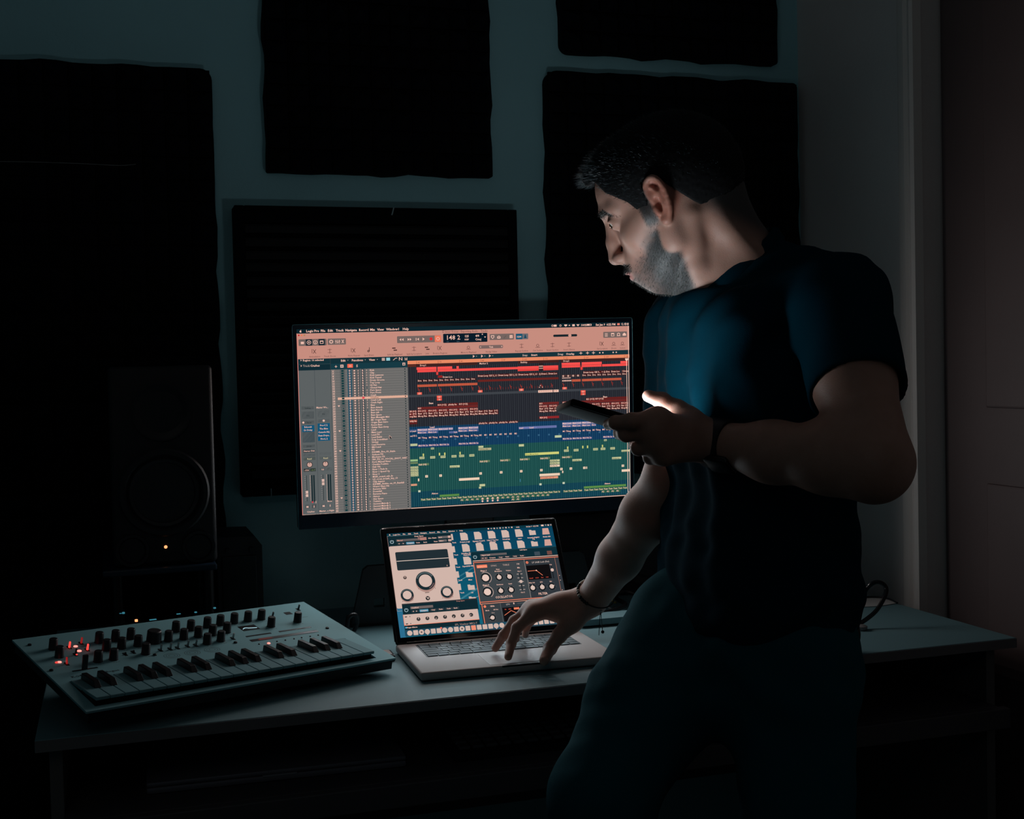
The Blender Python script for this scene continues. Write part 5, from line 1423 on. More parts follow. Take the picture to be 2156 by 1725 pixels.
def halfball(c, n, R):
    """the half of a ball of radius R beyond the plane through c with normal n"""
    c, n = np.array(c, float), np.array(n, float); n = n / np.linalg.norm(n)
    def f(X, Y, Z):
        return np.maximum(-((X - c[0]) * n[0] + (Y - c[1]) * n[1] + (Z - c[2]) * n[2]), np.sqrt((X - c[0]) ** 2 + (Y - c[1]) ** 2 + (Z - c[2]) ** 2) - R)
    return f, c - R, c + R

# ------------------------------------------------------------------ joints
HC = np.array([.785, 1.665, 1.478]); HS = 1.05
_a, _b, _c = R_(145), R_(24), R_(-8)
_fh = np.array([math.cos(_a), math.sin(_a), 0]); _l = np.array([-math.sin(_a), math.cos(_a), 0])
HF = math.cos(_b) * _fh - math.sin(_b) * np.array([0, 0, 1.0]); _u = np.cross(HF, _l)
HL, HU = math.cos(_c) * _l + math.sin(_c) * _u, math.cos(_c) * _u - math.sin(_c) * _l
HAX = np.array([HF, HL, HU])
def hp_(x, y, z): return HC + HS * (HF * x + HL * y + HU * z)
def hloc(P): return (np.asarray(P) - HC) @ HAX.T / HS
NB = np.array([.880, 1.655, 1.375])                       # base of the neck
BF = np.array([-.99, .10, 0]); BF /= np.linalg.norm(BF)  # the chest looks along BF
BL = np.array([-BF[1], BF[0], 0]); BZ = np.array([0, 0, 1.0])
BAX = np.array([BF, BL, BZ])
LS, LE, LWR = at(1770, 640, 1.46), at(1838, 985, 1.305), at(1500, 932, 1.515)
RS, RE, RW = at(1450, 690, 1.79), at(1418, 1000, 1.76), at(1248, 1262, 1.965)
PEL = np.array([.880, 1.625, .87])

# ------------------------------------------------------------------ skin: head, neck, chest, arms, hands
body = Field((.52, 1.20, .745), (1.10, 2.12, 1.665), .0023)
def H(p, k=.012): body.add(p, k)
def he(c, r, k=.014): body.add(ell(hp_(*c), HAX, np.array(r) * HS), k)
def hc(a, b, ra, rb, k=.010): body.add(cone(hp_(*a), hp_(*b), ra * HS, rb * HS), k)
body.add(ell(hp_(-.010, 0, .032), np.array([HF * math.cos(.25) + HU * math.sin(.25), HL, HU * math.cos(.25) - HF * math.sin(.25)]), np.array((.0945, .0755, .084)) * HS), .014)   # skull
he((.038, 0, .048), (.054, .058, .052), .02)              # forehead
he((.040, 0, -.025), (.049, .058, .066), .02)             # face
for s in (-1, 1):
    hc((.012, s * .052, -.040), (.060, s * .020, -.078), .017, .014, .022)       # jaw
    hc((.000, s * .060, .005), (.012, s * .052, -.045), .014, .016, .02)
    hc((.060, s * .044, -.012), (.030, s * .060, .004), .016, .012, .02)         # cheekbone
    hc((.089, s * .010, .034), (.070, s * .044, .032), .0085, .009, .012)        # brow
he((.045, 0, -.070), (.040, .036, .026), .02)
he((.064, 0, -.083), (.014, .017, .015), .016)            # chin
he((.074, 0, -.052), (.024, .032, .026), .016)            # muzzle
for s in (-1, 1): body.cut(ell(hp_(.096, s * .034, .016), HAX, np.array((.017, .017, .013)) * HS), .014)   # eye sockets
hc((.090, 0, .022), (.100, 0, -.006), .0070, .0078, .010) # nose
hc((.100, 0, -.006), (.1055, 0, -.027), .0075, .0098, .008)
for s in (-1, 1):
    he((.0985, s * .0120, -.030), (.0100, .0065, .0078), .006)
hc((.100, 0, -.034), (.092, 0, -.042), .0045, .005, .005)
for s in (-1, 1): body.cut(ell(hp_(.1015, s * .0072, -.0395), HAX, np.array((.0055, .0034, .0045)) * HS), .002)
he((.0940, 0, -.0525), (.0090, .021, .0048), .005)        # lips
he((.0900, 0, -.0625), (.0090, .018, .0058), .005)
body.cut(ell(hp_(.0985, 0, -.0573), HAX, np.array((.012, .022, .0013)) * HS), .002)
for s in (-1, 1):                                         # eyelids around the eyeball
    body.add(ball(hp_(.0745, s * .033, .0165), .0138 * HS), .003)
    body.cut(ell(hp_(.0885, s * .0350, .0150), HAX, np.array((.0080, .0125, .0046)) * HS), .0015)
    hc((.0870, s * .022, .0200), (.0840, s * .044, .0195), .0020, .0020, .003)
# ears
for s in (-1, 1):
    ea = -HF * .90 + HL * s * .43; ea /= np.linalg.norm(ea)      # towards the rim
    ec = np.array(hp_(.012, s * .0725, .001))
    en = np.cross(ea, HU) * (1 if np.dot(np.cross(ea, HU), HL * s) > 0 else -1)
    def ep(a, b, o=0.0): return ec + HS * (ea * a + HU * b + en * o)
    EAX = np.array([ea, HU, en])
    HS_, HS = HS, HS * 1.07
    body.add(ell(ep(.010, .013, .003), EAX, np.array((.0135, .0265, .0042)) * HS), .005)
    body.cut(ell(ep(.0072, .006, .0085), EAX, np.array((.0082, .0120, .0090)) * HS), .002)
    body.cut(ell(ep(.0095, .0285, .0085), EAX, np.array((.0085, .0072, .0060)) * HS), .002)
    rim = smooth_path([ep(-.0010, .012, .003), ep(-.0035, .022, .005), ep(-.001, .033, .006), ep(.006, .0395, .006), ep(.0145, .0395, .006), ep(.0205, .032, .006), ep(.0225, .020, .006), ep(.020, .006, .006), ep(.0145, -.006, .005), ep(.009, -.014, .004)], 2)
    for p, q in zip(rim[:-1], rim[1:]): body.add(cone(p, q, .0031 * HS, .0031 * HS), .0025)
    for p, q in ((ep(.005, .030, .005), ep(.0125, .020, .0065)), (ep(.0125, .020, .0065), ep(.0125, .004, .006)), (ep(.0125, .004, .006), ep(.007, -.006, .005))): body.add(cone(p, q, .0024 * HS, .0024 * HS), .003)
    body.add(ball(ep(.004, -.0145, .003), .0066 * HS), .005)
    body.add(cone(ep(-.002, .003, .004), ep(-.001, -.003, .004), .0040 * HS, .0038 * HS), .004)
    HS = HS_
# neck and its muscles
H(cone(hp_(-.026, 0, -.010), NB + (-.008, 0, -.01), .053, .055), .03)
H(cone(hp_(.010, 0, -.060), NB + BF * .045 + (0, 0, -.02), .040, .040), .03)
mast = hp_(-.022, .058, -.022); notch = NB + BF * .062 + (0, 0, -.055)
H(cone(mast, mast * .5 + notch * .5 + HL * .006, .013, .0125), .014); H(cone(mast * .5 + notch * .5 + HL * .006, notch, .0125, .010), .014)
H(cone(hp_(-.046, .040, -.030), NB + BL * .060 + (.015, 0, .005), .016, .018), .02)
H(cone(hp_(-.058, .0, -.020), NB + (.018, .0, .03), .030, .040), .03)
H(cone(NB + BL * .03 + BF * .055 + (0, 0, -.050), LS + (-.02, .04, .035), .010, .010), .02)      # collar bone
# hidden core under the shirt joins neck and arms
H(cone(NB + (0, 0, -.02), PEL + (0, 0, .20), .07, .09), .04)
H(cone(NB + BL * .03 + (0, 0, -.05), LS, .045, .048), .03)
H(cone(NB - BL * .03 + (0, 0, -.05), RS, .045, .045), .03)
# arms
def limb(pts, k=.02):
    for (p, r), (q, s_) in zip(pts[:-1], pts[1:]): body.add(cone(p, q, r, s_), k)
mid = lambda a, b, t: a + (b - a) * t
limb([(LS, .052), (mid(LS, LE, .5) + (-.004, 0, 0), .0490), (LE + (.004, 0, .01), .043)])
limb([(LE, .042), (mid(LE, LWR, .25) + (0, 0, .004), .0415), (mid(LE, LWR, .6), .036), (LWR, .027)], .025)
limb([(RS, .047), (RE, .041)])
limb([(RE, .041), (mid(RE, RW, .3), .0410), (mid(RE, RW, .65), .034), (RW, .0265)], .02)
# right hand resting on the laptop
def finger(pts, r, k=.0030, k0=.010):
    for n, (a, b) in enumerate(zip(pts[:-1], pts[1:])):
        body.add(cone(a, b, r[n], r[n + 1]), k0 if n == 0 else k)
    for n in range(1, len(pts) - 1): body.add(ball(pts[n], r[n] * 1.05), k)
ZT = .7752
rI = [at(1126, 1289, 1.985), at(1089, 1322, 1.985), at(1076, 1356, 1.985), atz(1070, 1383, ZT)]
rM = [at(1119, 1283, 2.005), at(1083, 1308, 2.013), at(1060, 1338, 2.019), atz(1043, 1365, ZT + .001)]
rR = [at(1124, 1283, 2.026), at(1096, 1306, 2.040), at(1086, 1326, 2.050), atz(1086, 1346, ZT + .004)]
rP = [at(1138, 1288, 2.046), at(1116, 1308, 2.060), at(1108, 1322, 2.068), atz(1106, 1337, ZT + .005)]
rT = [at(1205, 1308, 1.955), at(1178, 1338, 1.955), at(1158, 1366, 1.958), atz(1146, 1391, ZT + .001)]
finger(rI, (.0112, .0092, .0080, .0068)); finger(rM, (.0112, .0092, .0080, .0068)); finger(rR, (.0106, .0088, .0076, .0066)); finger(rP, (.0098, .0078, .0068, .006)); finger(rT, (.0150, .0118, .0105, .0085), .004, .014)
for p, r in ((rI[0], .013), (rM[0], .0135), (rR[0], .013), (rP[0], .012)):
    body.add(cone(RW + (p - RW) * .12, p, .017, r), .016)
body.add(cone(RW + (rT[0] - RW) * .2, rT[0], .018, .0155), .018)
body.add(ball(RW * .45 + (rI[0] + rM[0] + rR[0]) / 3 * .55 + (0, 0, -.006), .021), .02)
# left hand holding the phone
lI = [at(1385, 882, 1.486), at(1330, 887, 1.482), at(1296, 890, 1.497), at(1281, 894, 1.517)]
lM = [at(1376, 908, 1.484), at(1318, 914, 1.498), at(1306, 912, 1.523), at(1318, 900, 1.540)]
lR = [at(1384, 934, 1.488), at(1344, 944, 1.504), at(1338, 938, 1.528), at(1352, 922, 1.544)]
lP = [at(1398, 958, 1.494), at(1368, 964, 1.512), at(1364, 956, 1.532), at(1376, 942, 1.544)]
lT = [at(1450, 888, 1.520), at(1424, 862, 1.528), at(1394, 844, 1.532), at(1365, 834, 1.532)]
finger(lI, (.0118, .0102, .0086, .0074)); finger(lM, (.0114, .0100, .0084, .0072)); finger(lR, (.0108, .0092, .0080, .007)); finger(lP, (.0098, .0082, .0072, .0064)); finger(lT, (.0165, .0125, .0105, .0082), .004, .014)
for p, r in ((lI[0], .0135), (lM[0], .014), (lR[0], .0135), (lP[0], .0125)):
    body.add(cone(LWR + (p - LWR) * .12, p, .018, r), .016)
body.add(cone(LWR + (lT[0] - LWR) * .2, lT[0], .019, .0165), .018)
body.add(ball(LWR * .42 + (lI[0] + lM[0] + lR[0]) / 3 * .58 + (0, .010, 0), .021), .02)

ROOT = np.array([.88, 1.60, 0.0])
man = thing('person', 'short-haired bearded man in dark t-shirt and jeans leaning on the desk', 'person', tuple(ROOT))

V, Q = body.mesh(); BN = normals_of(V, Q)
# beard, brows and lips as pigment of the skin: 0 skin, 1 hair
L_ = hloc(V)
def ss(a, b, x): t = np.clip((x - a) / (b - a), 0, 1); return t * t * (3 - 2 * t)
def hnoise(P, s, seed):
    r = np.random.default_rng(seed); o = np.zeros(len(P))
    for k in range(6):
        d = r.normal(size=3); d /= np.linalg.norm(d)
        o += np.sin(P @ d * s * (1 + .5 * k) + r.uniform(0, 6))
    return o / 6
hx, hy, hz = L_[:, 0], np.abs(L_[:, 1]), L_[:, 2]
inhead = (np.linalg.norm(L_, axis=1) < .16)
line_z = np.where(hx < .018, .02, np.where(hx < .030, .02 - (hx - .018) / .012 * .034, np.where(hx < .062, -.014 - (hx - .03) / .032 * .030, -.044 - (hx - .062) * .5)))
nz = hnoise(L_, 260, 3) * .004
beard = ss(.016, -.012, hz - line_z + nz * 1.5) * ss(.0685, .064, hy) * ss(.006, .017, hx + (hz + .05) * .12) * ss(-.128, -.110, hz)
beard *= 1 - .80 * ss(.011, .006, np.sqrt(((hz + .0575) / .75) ** 2 + (np.maximum(hx, .08) - .093) ** 2)) * ss(.030, .018, hy)   # not on the lips
must = ss(.0075, .0035, np.abs(hz + .0455 + hy * .12)) * ss(.080, .086, hx) * ss(.034, .022, hy)
beard = np.maximum(beard, must * .95)
brow = ss(.0060, .0022, np.abs(hz - .0335 - np.where(hy > .036, -(hy - .036) * .6, (hy - .012) * .08))) * ss(.008, .013, hy) * ss(.052, .045, hy) * ss(.055, .062, hx)
sideb = ss(.016, .022, hx) * ss(.040, .034, hx) * ss(-.022, -.006, hz) * ss(.055, .06, hy)
nape = ss(.008, -.024, hx - (-.014 - (.023 - hz) * .59)) * ss(-.150, -.115, hz) * ss(.085, .05, hz)
hairmask = np.clip(np.maximum.reduce([beard * (.62 + .30 * ss(.080, .050, hx)), must * .9, brow * .95, sideb * .9]), 0, 1) * inhead
skinhair = np.clip(np.maximum(hairmask, nape * .93 * (np.linalg.norm(L_, axis=1) < .18)), 0, 1)
earm = np.zeros(len(V))
for _s in (-1, 1):
    _c = hp_(.004, _s * .080, .012); earm = np.maximum(earm, ss(.040, .026, np.linalg.norm(V - _c, axis=1)) * ss(.0705, .0745, _s * L_[:, 1]))
lips = ss(1.25, .95, np.sqrt(((hx - .0940) / .0135) ** 2 + (hy / .021) ** 2 + ((hz + .0575) / .0105) ** 2)) * inhead * (1 - must)
skin = bpy.data.materials.new('skin'); skin.use_nodes = True
nt = skin.node_tree; bs_ = nt.nodes['Principled BSDF']
bs_.inputs['Roughness'].default_value = .48; bs_.inputs['Specular IOR Level'].default_value = .4
bs_.inputs['Subsurface Weight'].default_value = .22; bs_.inputs['Subsurface Radius'].default_value = (1.0, .35, .2); bs_.inputs['Subsurface Scale'].default_value = .006
def attr(n):
    a = nt.nodes.new('ShaderNodeAttribute'); a.attribute_name = n; return a.outputs['Fac']
def mix(f, a, b):
    m = nt.nodes.new('ShaderNodeMix'); m.data_type = 'RGBA'
    nt.links.new(f, m.inputs[0])
    for i, v in ((6, a), (7, b)):
        if isinstance(v, tuple): m.inputs[i].default_value = (*v, 1)
        else: nt.links.new(v, m.inputs[i])
    return m.outputs[2]
tc = nt.nodes.new('ShaderNodeTexCoord'); n1 = nt.nodes.new('ShaderNodeTexNoise'); n1.inputs['Scale'].default_value = 60; n1.inputs['Detail'].default_value = 5
nt.links.new(tc.outputs['Object'], n1.inputs['Vector'])
c0 = mix(n1.outputs['Fac'], (.46, .245, .19), (.56, .315, .25))
cE = mix(attr('ear'), c0, (.50, .20, .145))
c1 = mix(attr('lips'), cE, (.50, .17, .15))
c2 = mix(attr('hairmask'), c1, (.055, .072, .078))
nt.links.new(c2, bs_.inputs['Base Color'])
bp = nt.nodes.new('ShaderNodeBump'); bp.inputs['Strength'].default_value = .25; bp.inputs['Distance'].default_value = .001
n3 = nt.nodes.new('ShaderNodeTexNoise'); n3.inputs['Scale'].default_value = 700; nt.links.new(tc.outputs['Object'], n3.inputs['Vector'])
nt.links.new(n3.outputs['Fac'], bp.inputs['Height']); nt.links.new(bp.outputs['Normal'], bs_.inputs['Normal'])
bo = raw('body', V, Q, skin, man, True, ROOT)
for nme, arr in (('hairmask', skinhair), ('lips', lips), ('ear', earm)):
    a = bo.data.attributes.new(nme, 'FLOAT', 'POINT'); a.data.foreach_set('value', arr.astype(np.float32))
del body

# eyes
for s in (-1, 1):
    c = hp_(.0740, s * .033, .0160)
    bm = B(); bmesh.ops.create_uvsphere(bm, u_segments=20, v_segments=14, radius=.0126 * HS)
    eo = obj('eye', bm, M['eye_white'], man, True, loc=tuple(c - ROOT))
    g = HF * .90 - HU * .28 + HL * .12; g /= np.linalg.norm(g)
    bm = B(); bmesh.ops.create_uvsphere(bm, u_segments=16, v_segments=8, radius=.0066 * HS)
    for v in bm.verts: v.co = v.co * 1.0
    obj('iris', bm, M['iris'], eo, True, loc=tuple(g * .0078 * HS))

# ------------------------------------------------------------------ hair
hf = Field(HC - .17, HC + .17, .0022)
def tilted(a):
    return np.array([HF * math.cos(a) + HU * math.sin(a), HL, HU * math.cos(a) - HF * math.sin(a)])
hf.add(ell(hp_(-.011, 0, .036), tilted(.25), np.array((.1005, .0820, .0915)) * HS), .01)
hf.add(ell(hp_(.030, 0, .060), HAX, np.array((.062, .062, .056)) * HS), .02)
hf.add(cone(hp_(.050, .0, .098), hp_(.090, .006, .090), .020 * HS, .007 * HS), .02)          # short quiff over the forehead
hf.add(cone(hp_(.055, .026, .092), hp_(.086, .024, .084), .016 * HS, .006 * HS), .02)
hf.add(cone(hp_(.055, -.026, .092), hp_(.086, -.022, .084), .016 * HS, .006 * HS), .02)
def hairline(X, Y, Z):
    x = ((X - HC[0]) * HF[0] + (Y - HC[1]) * HF[1] + (Z - HC[2]) * HF[2]) / HS
    y = np.abs(((X - HC[0]) * HL[0] + (Y - HC[1]) * HL[1] + (Z - HC[2]) * HL[2]) / HS)
    z = ((X - HC[0]) * HU[0] + (Y - HC[1]) * HU[1] + (Z - HC[2]) * HU[2]) / HS
    h = np.interp(x, [-.2, -.090, -.070, -.048, -.020, -.008, .004, .018, .024, .036, .041, .048, .060, .070, .080, .2], [-.105, -.098, -.075, -.035, .012, .036, .047, .046, .008, .004, .018, .032, .045, .056, .078, .078])
    return ((h - z) * .75 * HS).astype(np.float32)
hf.F = np.maximum(hf.F, hairline(*hf.sub(hf.lo, hf.lo + hf.h * (hf.n - 1))[1:]))
_r = np.random.default_rng(2)
hf.warp(lambda X, Y, Z: (.0005 * np.sin(X * 520 + 3 * np.sin(Z * 310 + Y * 90)) * np.sin(Y * 470 + 2 * np.sin(X * 350))).astype(np.float32))
HV, HQ = hf.mesh(); HNn = normals_of(HV, HQ)
hair = raw('hair', HV, HQ, M['hair'], man, True, ROOT)
def strands(name, P, N, length, flow, m, parent, width=.00035, seed=0, jitter=.35, seg=2):
    r = np.random.default_rng(seed)
    n = len(P); D = N * (1 - flow[1]) + flow[0] * flow[1] + r.normal(size=(n, 3)) * jitter * .5
    D /= np.linalg.norm(D, axis=1, keepdims=True)
    S_ = np.cross(D, r.normal(size=(n, 3))); S_ /= np.linalg.norm(S_, axis=1, keepdims=True)
    ln = length * r.uniform(.6, 1.15, n)[:, None]
    a = P - S_ * width; b = P + S_ * width
    bend = D * .85 + flow[0] * .3
    c = P + D * ln * .55 + S_ * width * .7; d = P + D * ln * .55 - S_ * width * .7
    e = P + bend * ln
    V_ = np.stack([a, b, c, d, e], 1).reshape(-1, 3)
    base_ = np.arange(n)[:, None] * 5
    F_ = [tuple(x) for x in np.concatenate([base_ + [[0, 1, 2]], base_ + [[0, 2, 3]], base_ + [[3, 2, 4]]])]
    return tag(raw(name, V_, np.array(F_), m, parent, False, ROOT), kind='stuff')
hl = hloc(HV)
r_ = np.random.default_rng(5)
w_ = np.where(hl[:, 2] > .02, 1.0, .5) * np.where(hl[:, 0] > .03, 1.6, 1.0)
sel = r_.choice(len(HV), 9000, p=w_ / w_.sum())
flow = HF * .75 + HU * .45
top = ss(.03, .10, hl[sel, 2])
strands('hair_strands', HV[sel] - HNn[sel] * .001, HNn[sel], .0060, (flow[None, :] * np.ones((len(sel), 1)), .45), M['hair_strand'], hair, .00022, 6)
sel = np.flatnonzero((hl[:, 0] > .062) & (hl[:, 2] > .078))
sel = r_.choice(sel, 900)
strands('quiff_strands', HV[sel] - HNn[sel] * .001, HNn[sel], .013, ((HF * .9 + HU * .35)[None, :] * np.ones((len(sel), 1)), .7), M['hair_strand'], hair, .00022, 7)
# beard, moustache and brow hair
bw_ = np.clip(hairmask, 0, 1) ** 1.5; bw_[~inhead] = 0
sel = r_.choice(len(V), 5200, p=bw_ / bw_.sum())
down = -HU * .8 + HF * .25
strands('beard_strands', V[sel], BN[sel], .0042, (down[None, :] * np.ones((len(sel), 1)), .55), M['beard'], bo, .00018, 8, .5)
mu = must * inhead
sel = r_.choice(len(V), 300, p=mu / mu.sum())
strands('moustache_strands', V[sel], BN[sel], .0050, ((-HU * .6 + HF * .5)[None, :] * np.ones((len(sel), 1)), .5), M['hair'], bo, .0003, 9, .4)
br = brow * inhead
sel = r_.choice(len(V), 420, p=br / br.sum())
strands('eyebrow_strands', V[sel], BN[sel], .006, ((-HF * .4 + HU * .3)[None, :] * np.ones((len(sel), 1)), .6), M['hair'], bo, .00028, 10, .4)

# ------------------------------------------------------------------ t-shirt
T = BAX
sf = Field((.60, 1.20, .78), (1.16, 2.02, 1.50), .0042)
def se(c, r, k=.05): sf.add(ell(c, T, r), k)
CH = np.array([.890, 1.648, 1.235])
sf.add(rbox(CH + (-.002, 0, -.01), T, (.104, .172, .130), .058), .05)
sf.add(rbox(np.array([.890, 1.640, 1.06]), T, (.102, .166, .200), .060), .05)
se(np.array([.890, 1.632, .92]), (.118, .166, .150), .06)
sf.add(cone(NB + (.018, 0, -.030), LS + (-.004, .012, .002), .058, .060), .04)
sf.add(cone(NB + (.018, -.01, .002), mid(NB, LS, .6) + (.01, 0, .0), .044, .055), .04)
sf.add(cone(NB + (.0, 0, -.060), RS + (.004, -.012, .002), .060, .055), .05)
sf.add(cone(NB + (.0, 0, -.05), NB + (.002, 0, .030), .070, .059), .03)
sf.add(cone(NB + BF * .05 + (0, 0, -.06), CH + BF * .05, .05, .06), .05)
cutL = mid(LS, LE, .56); dL = (LE - LS) / np.linalg.norm(LE - LS)
cutR = mid(RS, RE, .60); dR = (RE - RS) / np.linalg.norm(RE - RS)
sl_ = Field((.60, 1.20, .78), (1.16, 2.02, 1.50), .0042)
sl_.add(cone(LS, mid(LS, LE, .66), .064, .0625), .035); sl_.add(cone(RS, mid(RS, RE, .70), .060, .0580), .035)
# folds
def folds(X, Y, Z):
    f_ = (X - .88) * BF[0] + (Y - 1.64) * BF[1]; l_ = (X - .88) * BL[0] + (Y - 1.64) * BL[1]
    z_ = Z - 1.2
    w1 = np.sin((l_ * 88 + f_ * 45) + 2.2 * np.sin(z_ * 9 + 1) + 1.1 * np.sin(z_ * 23))               # long hanging folds
    w2 = np.sin(z_ * 75 + l_ * 30 + 2.4 * np.sin(l_ * 17 + 2) + 1.3 * np.sin(f_ * 40))                  # creases round the waist
    low = np.clip((1.10 - Z) / .18, 0, 1)
    dl = np.sqrt((X - LS[0] + .02) ** 2 + (Y - LS[1] - .06) ** 2 + (Z - LS[2] + .05) ** 2)
    w3 = np.sin(np.arctan2(Z - LS[2] - .10, -(X - LS[0] - .08)) * 13 + dl * 20)                           # pull from neck to armpit
    a3 = np.exp(-((dl - .09) / .07) ** 2)
    return -(w1 * .0032 * (1 - .4 * low) + w2 * .0042 * low * np.clip((Z - .88) / .05, .2, 1) + w3 * .0036 * a3 + .0012 * np.sin(X * 90 + 4 * np.sin(Z * 31)) * np.sin(Y * 80 + Z * 40))
sf.warp(lambda X, Y, Z: folds(X, Y, Z).astype(np.float32))
# neck opening, sleeve ends, hem
sl_.warp(lambda X, Y, Z: (folds(X, Y, Z) * .30).astype(np.float32))
sf.cut(cone(NB + (-.010, -.002, -.03), hp_(-.02, 0, -.06), .050, .054), .006)
nn = (NB + (0, 0, .06)) - (NB + BF * .0); 
NRC = NB + BF * .0095 + BZ * .0135
NRN = BZ * .80 + BF * .60
sf.cut(halfball(NRC + NRN * .002, NRN, .085), .006)
sl_.cut(halfball(cutL, dL + np.array([0, -.05, .06]), .12), .003); sl_.cut(halfball(cutR, dR, .11), .003)
sl_.cut(cone(mid(LS, LE, .40), mid(LS, LE, .8), .0540, .0560), .003); sl_.cut(cone(mid(RS, RE, .45), mid(RS, RE, .8), .0490, .052), .003)
kk_ = .03; hh_ = np.maximum(kk_ - np.abs(sf.F - sl_.F), 0) / kk_
hh_ *= np.clip((np.arange(sf.n[2]) * sf.h + sf.lo[2] - (cutL[2] + .015)) / .04, 0, 1)[None, None, :]
sf.F = (np.minimum(sf.F, sl_.F) - hh_ * hh_ * kk_ * .25).astype(np.float32)
hemc = np.array([.87, 1.63, .856])
sf.cut(halfball(hemc, np.array([-.165, 0, -.986]), .34), .004)
SV, SQ = sf.mesh()
shirt = raw('shirt', SV, SQ, M['shirt'], man, True, ROOT)
# ribbed collar
col = []
for k in range(32):
    a = 2 * PI * k / 32
    col.append(NRC + NRN * .004 + BF * (.0650 * math.cos(a)) + BL * (.0690 * math.sin(a)) + BZ * (-.0480 * math.cos(a) + .004 * abs(math.sin(a))))
bm = B()
rings = []
for k, p in enumerate(col):
    out_ = p - NB; out_[2] = 0; out_ /= np.linalg.norm(out_)
    ring = []
    for (o, z) in ((-.002, -.026), (.0085, -.027), (.0100, -.008), (.0050, .006), (-.003, .0075), (-.0055, -.002)):
        ring.append(bm.verts.new(p + out_ * (o + (-.25 * z)) + BZ * z - ROOT))
    rings.append(ring)
for k in range(32):
    a, b = rings[k], rings[(k + 1) % 32]
    for q in range(6): bm.faces.new((a[q], a[(q + 1) % 6], b[(q + 1) % 6], b[q]))
obj('collar', bm, M['shirt'], shirt, True)

# ------------------------------------------------------------------ jeans and shoes
jf = Field((.47, 1.36, .03), (1.16, 1.86, 1.00), .0048)
Kr = at(1280, 1650, 1.60); Kr2 = Kr + (-.012, -.004, -.02)
Ar = np.array([.70, 1.66, .09]); Al = np.array([.945, 1.53, .09])
Hr, Hl_ = at(1452, 1330, 1.70), at(1665, 1400, 1.54)
Kl = at(1684, 1725, 1.50) + (0, 0, -.10)
jf.add(ell(PEL + (.006, 0, -.005), T, (.112, .158, .135)), .05)
jf.add(ell(PEL + (.014, 0, -.05), T, (.106, .158, .105)), .05)
jf.add(cone(Hr, mid(Hr, Kr, .5) , .098, .088), .05); jf.add(cone(mid(Hr, Kr, .5), Kr2, .088, .070), .03)
jf.add(cone(Kr2, Ar, .068, .050), .03)
jf.add(cone(Hl_, Kl, .088, .072), .05); jf.add(cone(Kl, Al, .072, .055), .03)
jf.warp(lambda X, Y, Z: (-.0022 * np.sin(Z * 70 + 12 * (X - .8) + 2 * np.sin(Y * 40)) * np.exp(-((Z - .84) / .09) ** 2) - .0013 * np.sin(X * 95 + 3 * np.sin(Z * 24)) * np.sin(Y * 70 + Z * 36)).astype(np.float32))
for A_, d_ in ((Ar, Ar - Kr2), (Al, Al - Kl)): jf.cut(halfball(A_ + (0, 0, .0), d_, .09), .003)
JV, JQ = jf.mesh()
jeans = raw('jeans', JV, JQ, M['jeans'], man, True, ROOT)
def shoe(A_, yaw, nm='shoe'):
    f_ = np.array([math.cos(yaw), math.sin(yaw), 0]); l_ = np.array([-f_[1], f_[0], 0]); S = np.array([f_, l_, BZ])
    c = np.array([A_[0], A_[1], 0.0])
    q = Field(c - .28, c + .28, .005)
    q.add(ell(c + f_ * .045 + BZ * .045, S, (.135, .046, .042)), .02); q.add(cone(c + BZ * .05, c + BZ * .11, .048, .050), .03)
    q.add(ell(c + f_ * .13 + BZ * .035, S, (.055, .043, .032)), .02)
    q.cut(halfball(c + BZ * .002, -BZ, .25), .002)
    v, f = q.mesh(); return raw(nm, v, f, M['shoe'], man, True, ROOT)
shoe(Ar, R_(196)); shoe(Al, R_(200))

# ------------------------------------------------------------------ watch, bracelet
wd = (LE - LWR) / np.linalg.norm(LE - LWR)
wc = LWR + wd * .012
wu = np.cross(wd, RGT * 0 + FWD); wu /= np.linalg.norm(wu)
if wu[2] < 0: wu = -wu
wv = np.cross(wd, wu)
bm = B(); rings = []
for k in range(36):
    a = 2 * PI * k / 36; dr = wu * math.cos(a) * .032 + wv * math.sin(a) * .030
    dn_ = dr / np.linalg.norm(dr)
    rings.append([bm.verts.new(wc + dr + dn_ * o + wd * x - ROOT) for o, x in ((-.001, -.0165), (.0020, -.0160), (.0020, .0160), (-.001, .0165))])
for k in range(36):
    a, b = rings[k], rings[(k + 1) % 36]
    for q in range(4): bm.faces.new((a[q], a[(q + 1) % 4], b[(q + 1) % 4], b[q]))
watch = obj('watch_strap', bm, M['watch_band'], man, True)
fd = -wu * .80 - FWD * .60; fd /= np.linalg.norm(fd); fs = np.cross(wd, fd)
W3 = Matrix((tuple(wd), tuple(fs), tuple(fd))).transposed()
bm = B(); box(bm, (-.0215, -.019, -.005), (.0215, .019, .007), .005, 3)
for v in bm.verts: v.co = W3 @ v.co + Vector(wc + fd * .032 - ROOT)
wcase = obj('watch_case', bm, M['watch_glass'], watch, True)
bm = B(); box(bm, (-.0226, -.015, -.0005), (-.0205, .015, .0025), .0005, 1)
for v in bm.verts: v.co = W3 @ v.co + Vector(wc + fd * .032 - ROOT)
obj('watch_edge', bm, M['phone_rim'], wcase)
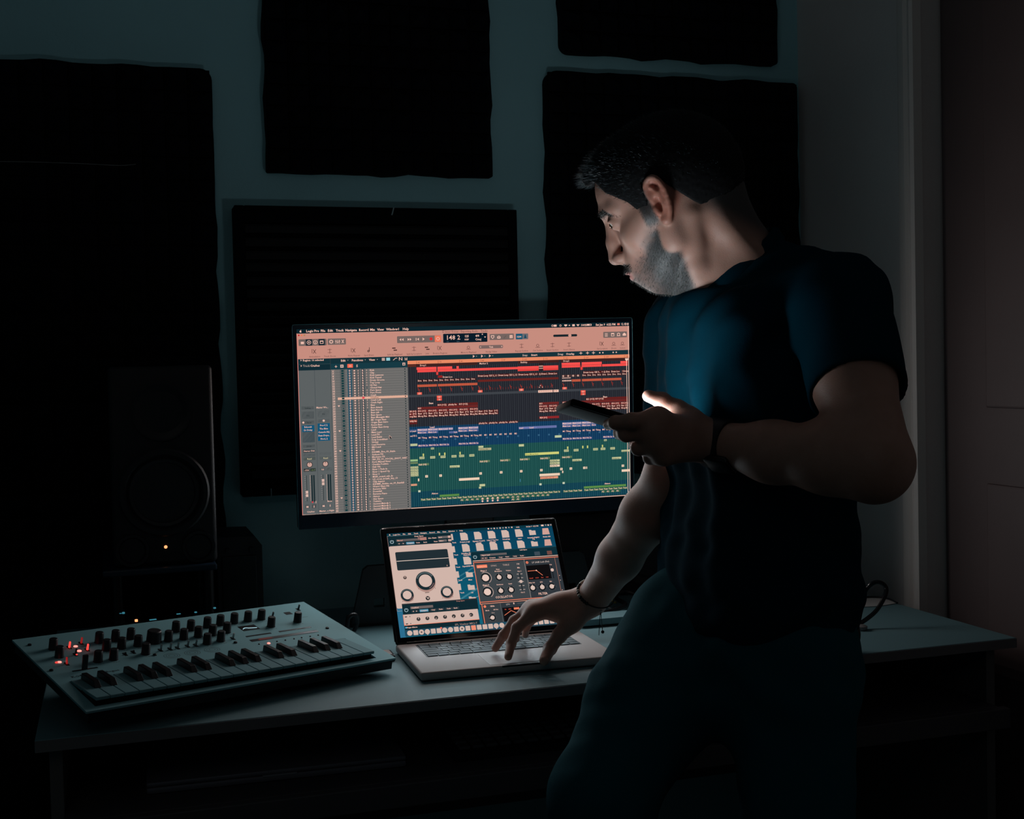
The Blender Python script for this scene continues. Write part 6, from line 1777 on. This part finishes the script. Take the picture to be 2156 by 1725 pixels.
# beaded bracelet on the right wrist with two hanging cords
rd = (RE - RW) / np.linalg.norm(RE - RW)
bc = RW + rd * .014
ru = np.cross(rd, FWD); ru /= np.linalg.norm(ru)
if ru[2] < 0: ru = -ru
rv = np.cross(rd, ru)
ring = [bc + (ru * math.cos(a) + rv * math.sin(a)) * .0310 + rd * (-.004 * math.cos(a)) for a in [2 * PI * k / 40 for k in range(40)]]
bm = B(); tube(bm, [p - ROOT for p in ring], .0012, 6, True); br_ = obj('bracelet_cord', bm, M['cord'], man, True)
bead_me = None
for k in range(40):
    if not (k < 9 or k > 31): continue
    m_ = M['bead_pale'] if k in (2, 4, 36, 37, 38) else M['bead']
    bm = B(); bmesh.ops.create_uvsphere(bm, u_segments=10, v_segments=8, radius=.0032)
    obj('bead', bm, m_, br_, True, loc=tuple(ring[k] - ROOT))
kn_ = at(1265, 1287, 1.940)
for (x, y), (x2, y2) in (((1263, 1292), (1261, 1338)), ((1266, 1292), (1269, 1330))):
    bm = B(); tube(bm, [p - ROOT for p in smooth_path([kn_, at(x, y + 10, 1.938), at(x2, y2, 1.938)], 4)], .0006, 5); obj('hanging_cord', bm, M['cord'], br_, True)
bm = B(); bmesh.ops.create_uvsphere(bm, u_segments=10, v_segments=8, radius=.0028); obj('bead', bm, M['bead'], br_, True, loc=tuple(at(1269, 1331, 1.938) - ROOT))
bm = B(); bmesh.ops.create_uvsphere(bm, u_segments=10, v_segments=8, radius=.0022); obj('bead', bm, M['bead_pale'], br_, True, loc=tuple(kn_ - ROOT))

# ------------------------------------------------------------------ the phone in his left hand
vw = at(1280, 870, 1.5) - EYE; vw /= np.linalg.norm(vw); vh = np.array([vw[0], vw[1], 0]); vh /= np.linalg.norm(vh)
tip = at(1203, 846, 1.518)
Dx = .950 * RGT - .290 * UPV + .22 * vh; Dx /= np.linalg.norm(Dx)
Wy = vh * math.cos(R_(14)) - BZ * math.sin(R_(14)); Wy -= Dx * (Wy @ Dx); Wy /= np.linalg.norm(Wy)
Nz = np.cross(Dx, Wy)
if Nz[2] < 0: Nz = -Nz
ph = thing('phone', "black phone held in the man's hand", 'phone', tuple(tip))
ph.rotation_euler = Matrix((tuple(Dx), tuple(np.cross(Nz, Dx)), tuple(Nz))).transposed().to_euler()
PL, PW, PT = .143, .070, .0105
bm = B(); box(bm, (0, 0, -PT / 2), (PL, PW, PT / 2), .0035, 3); obj('shell', bm, M['phone'], ph, True)
bm = B(); tube(bm, [(.003, .0009, -PT / 2 + .0012), (PL - .003, .0009, -PT / 2 + .0012)], .0006, 6); obj('edge_line', bm, M['phone_rim'], ph, True)
bm = B(); box(bm, (.006, .006, PT / 2 - .0010), (PL - .006, PW - .006, PT / 2 + .00006)); obj('display', bm, M['phone_screen'], ph)
for p_ in (lI, lM):
    pass
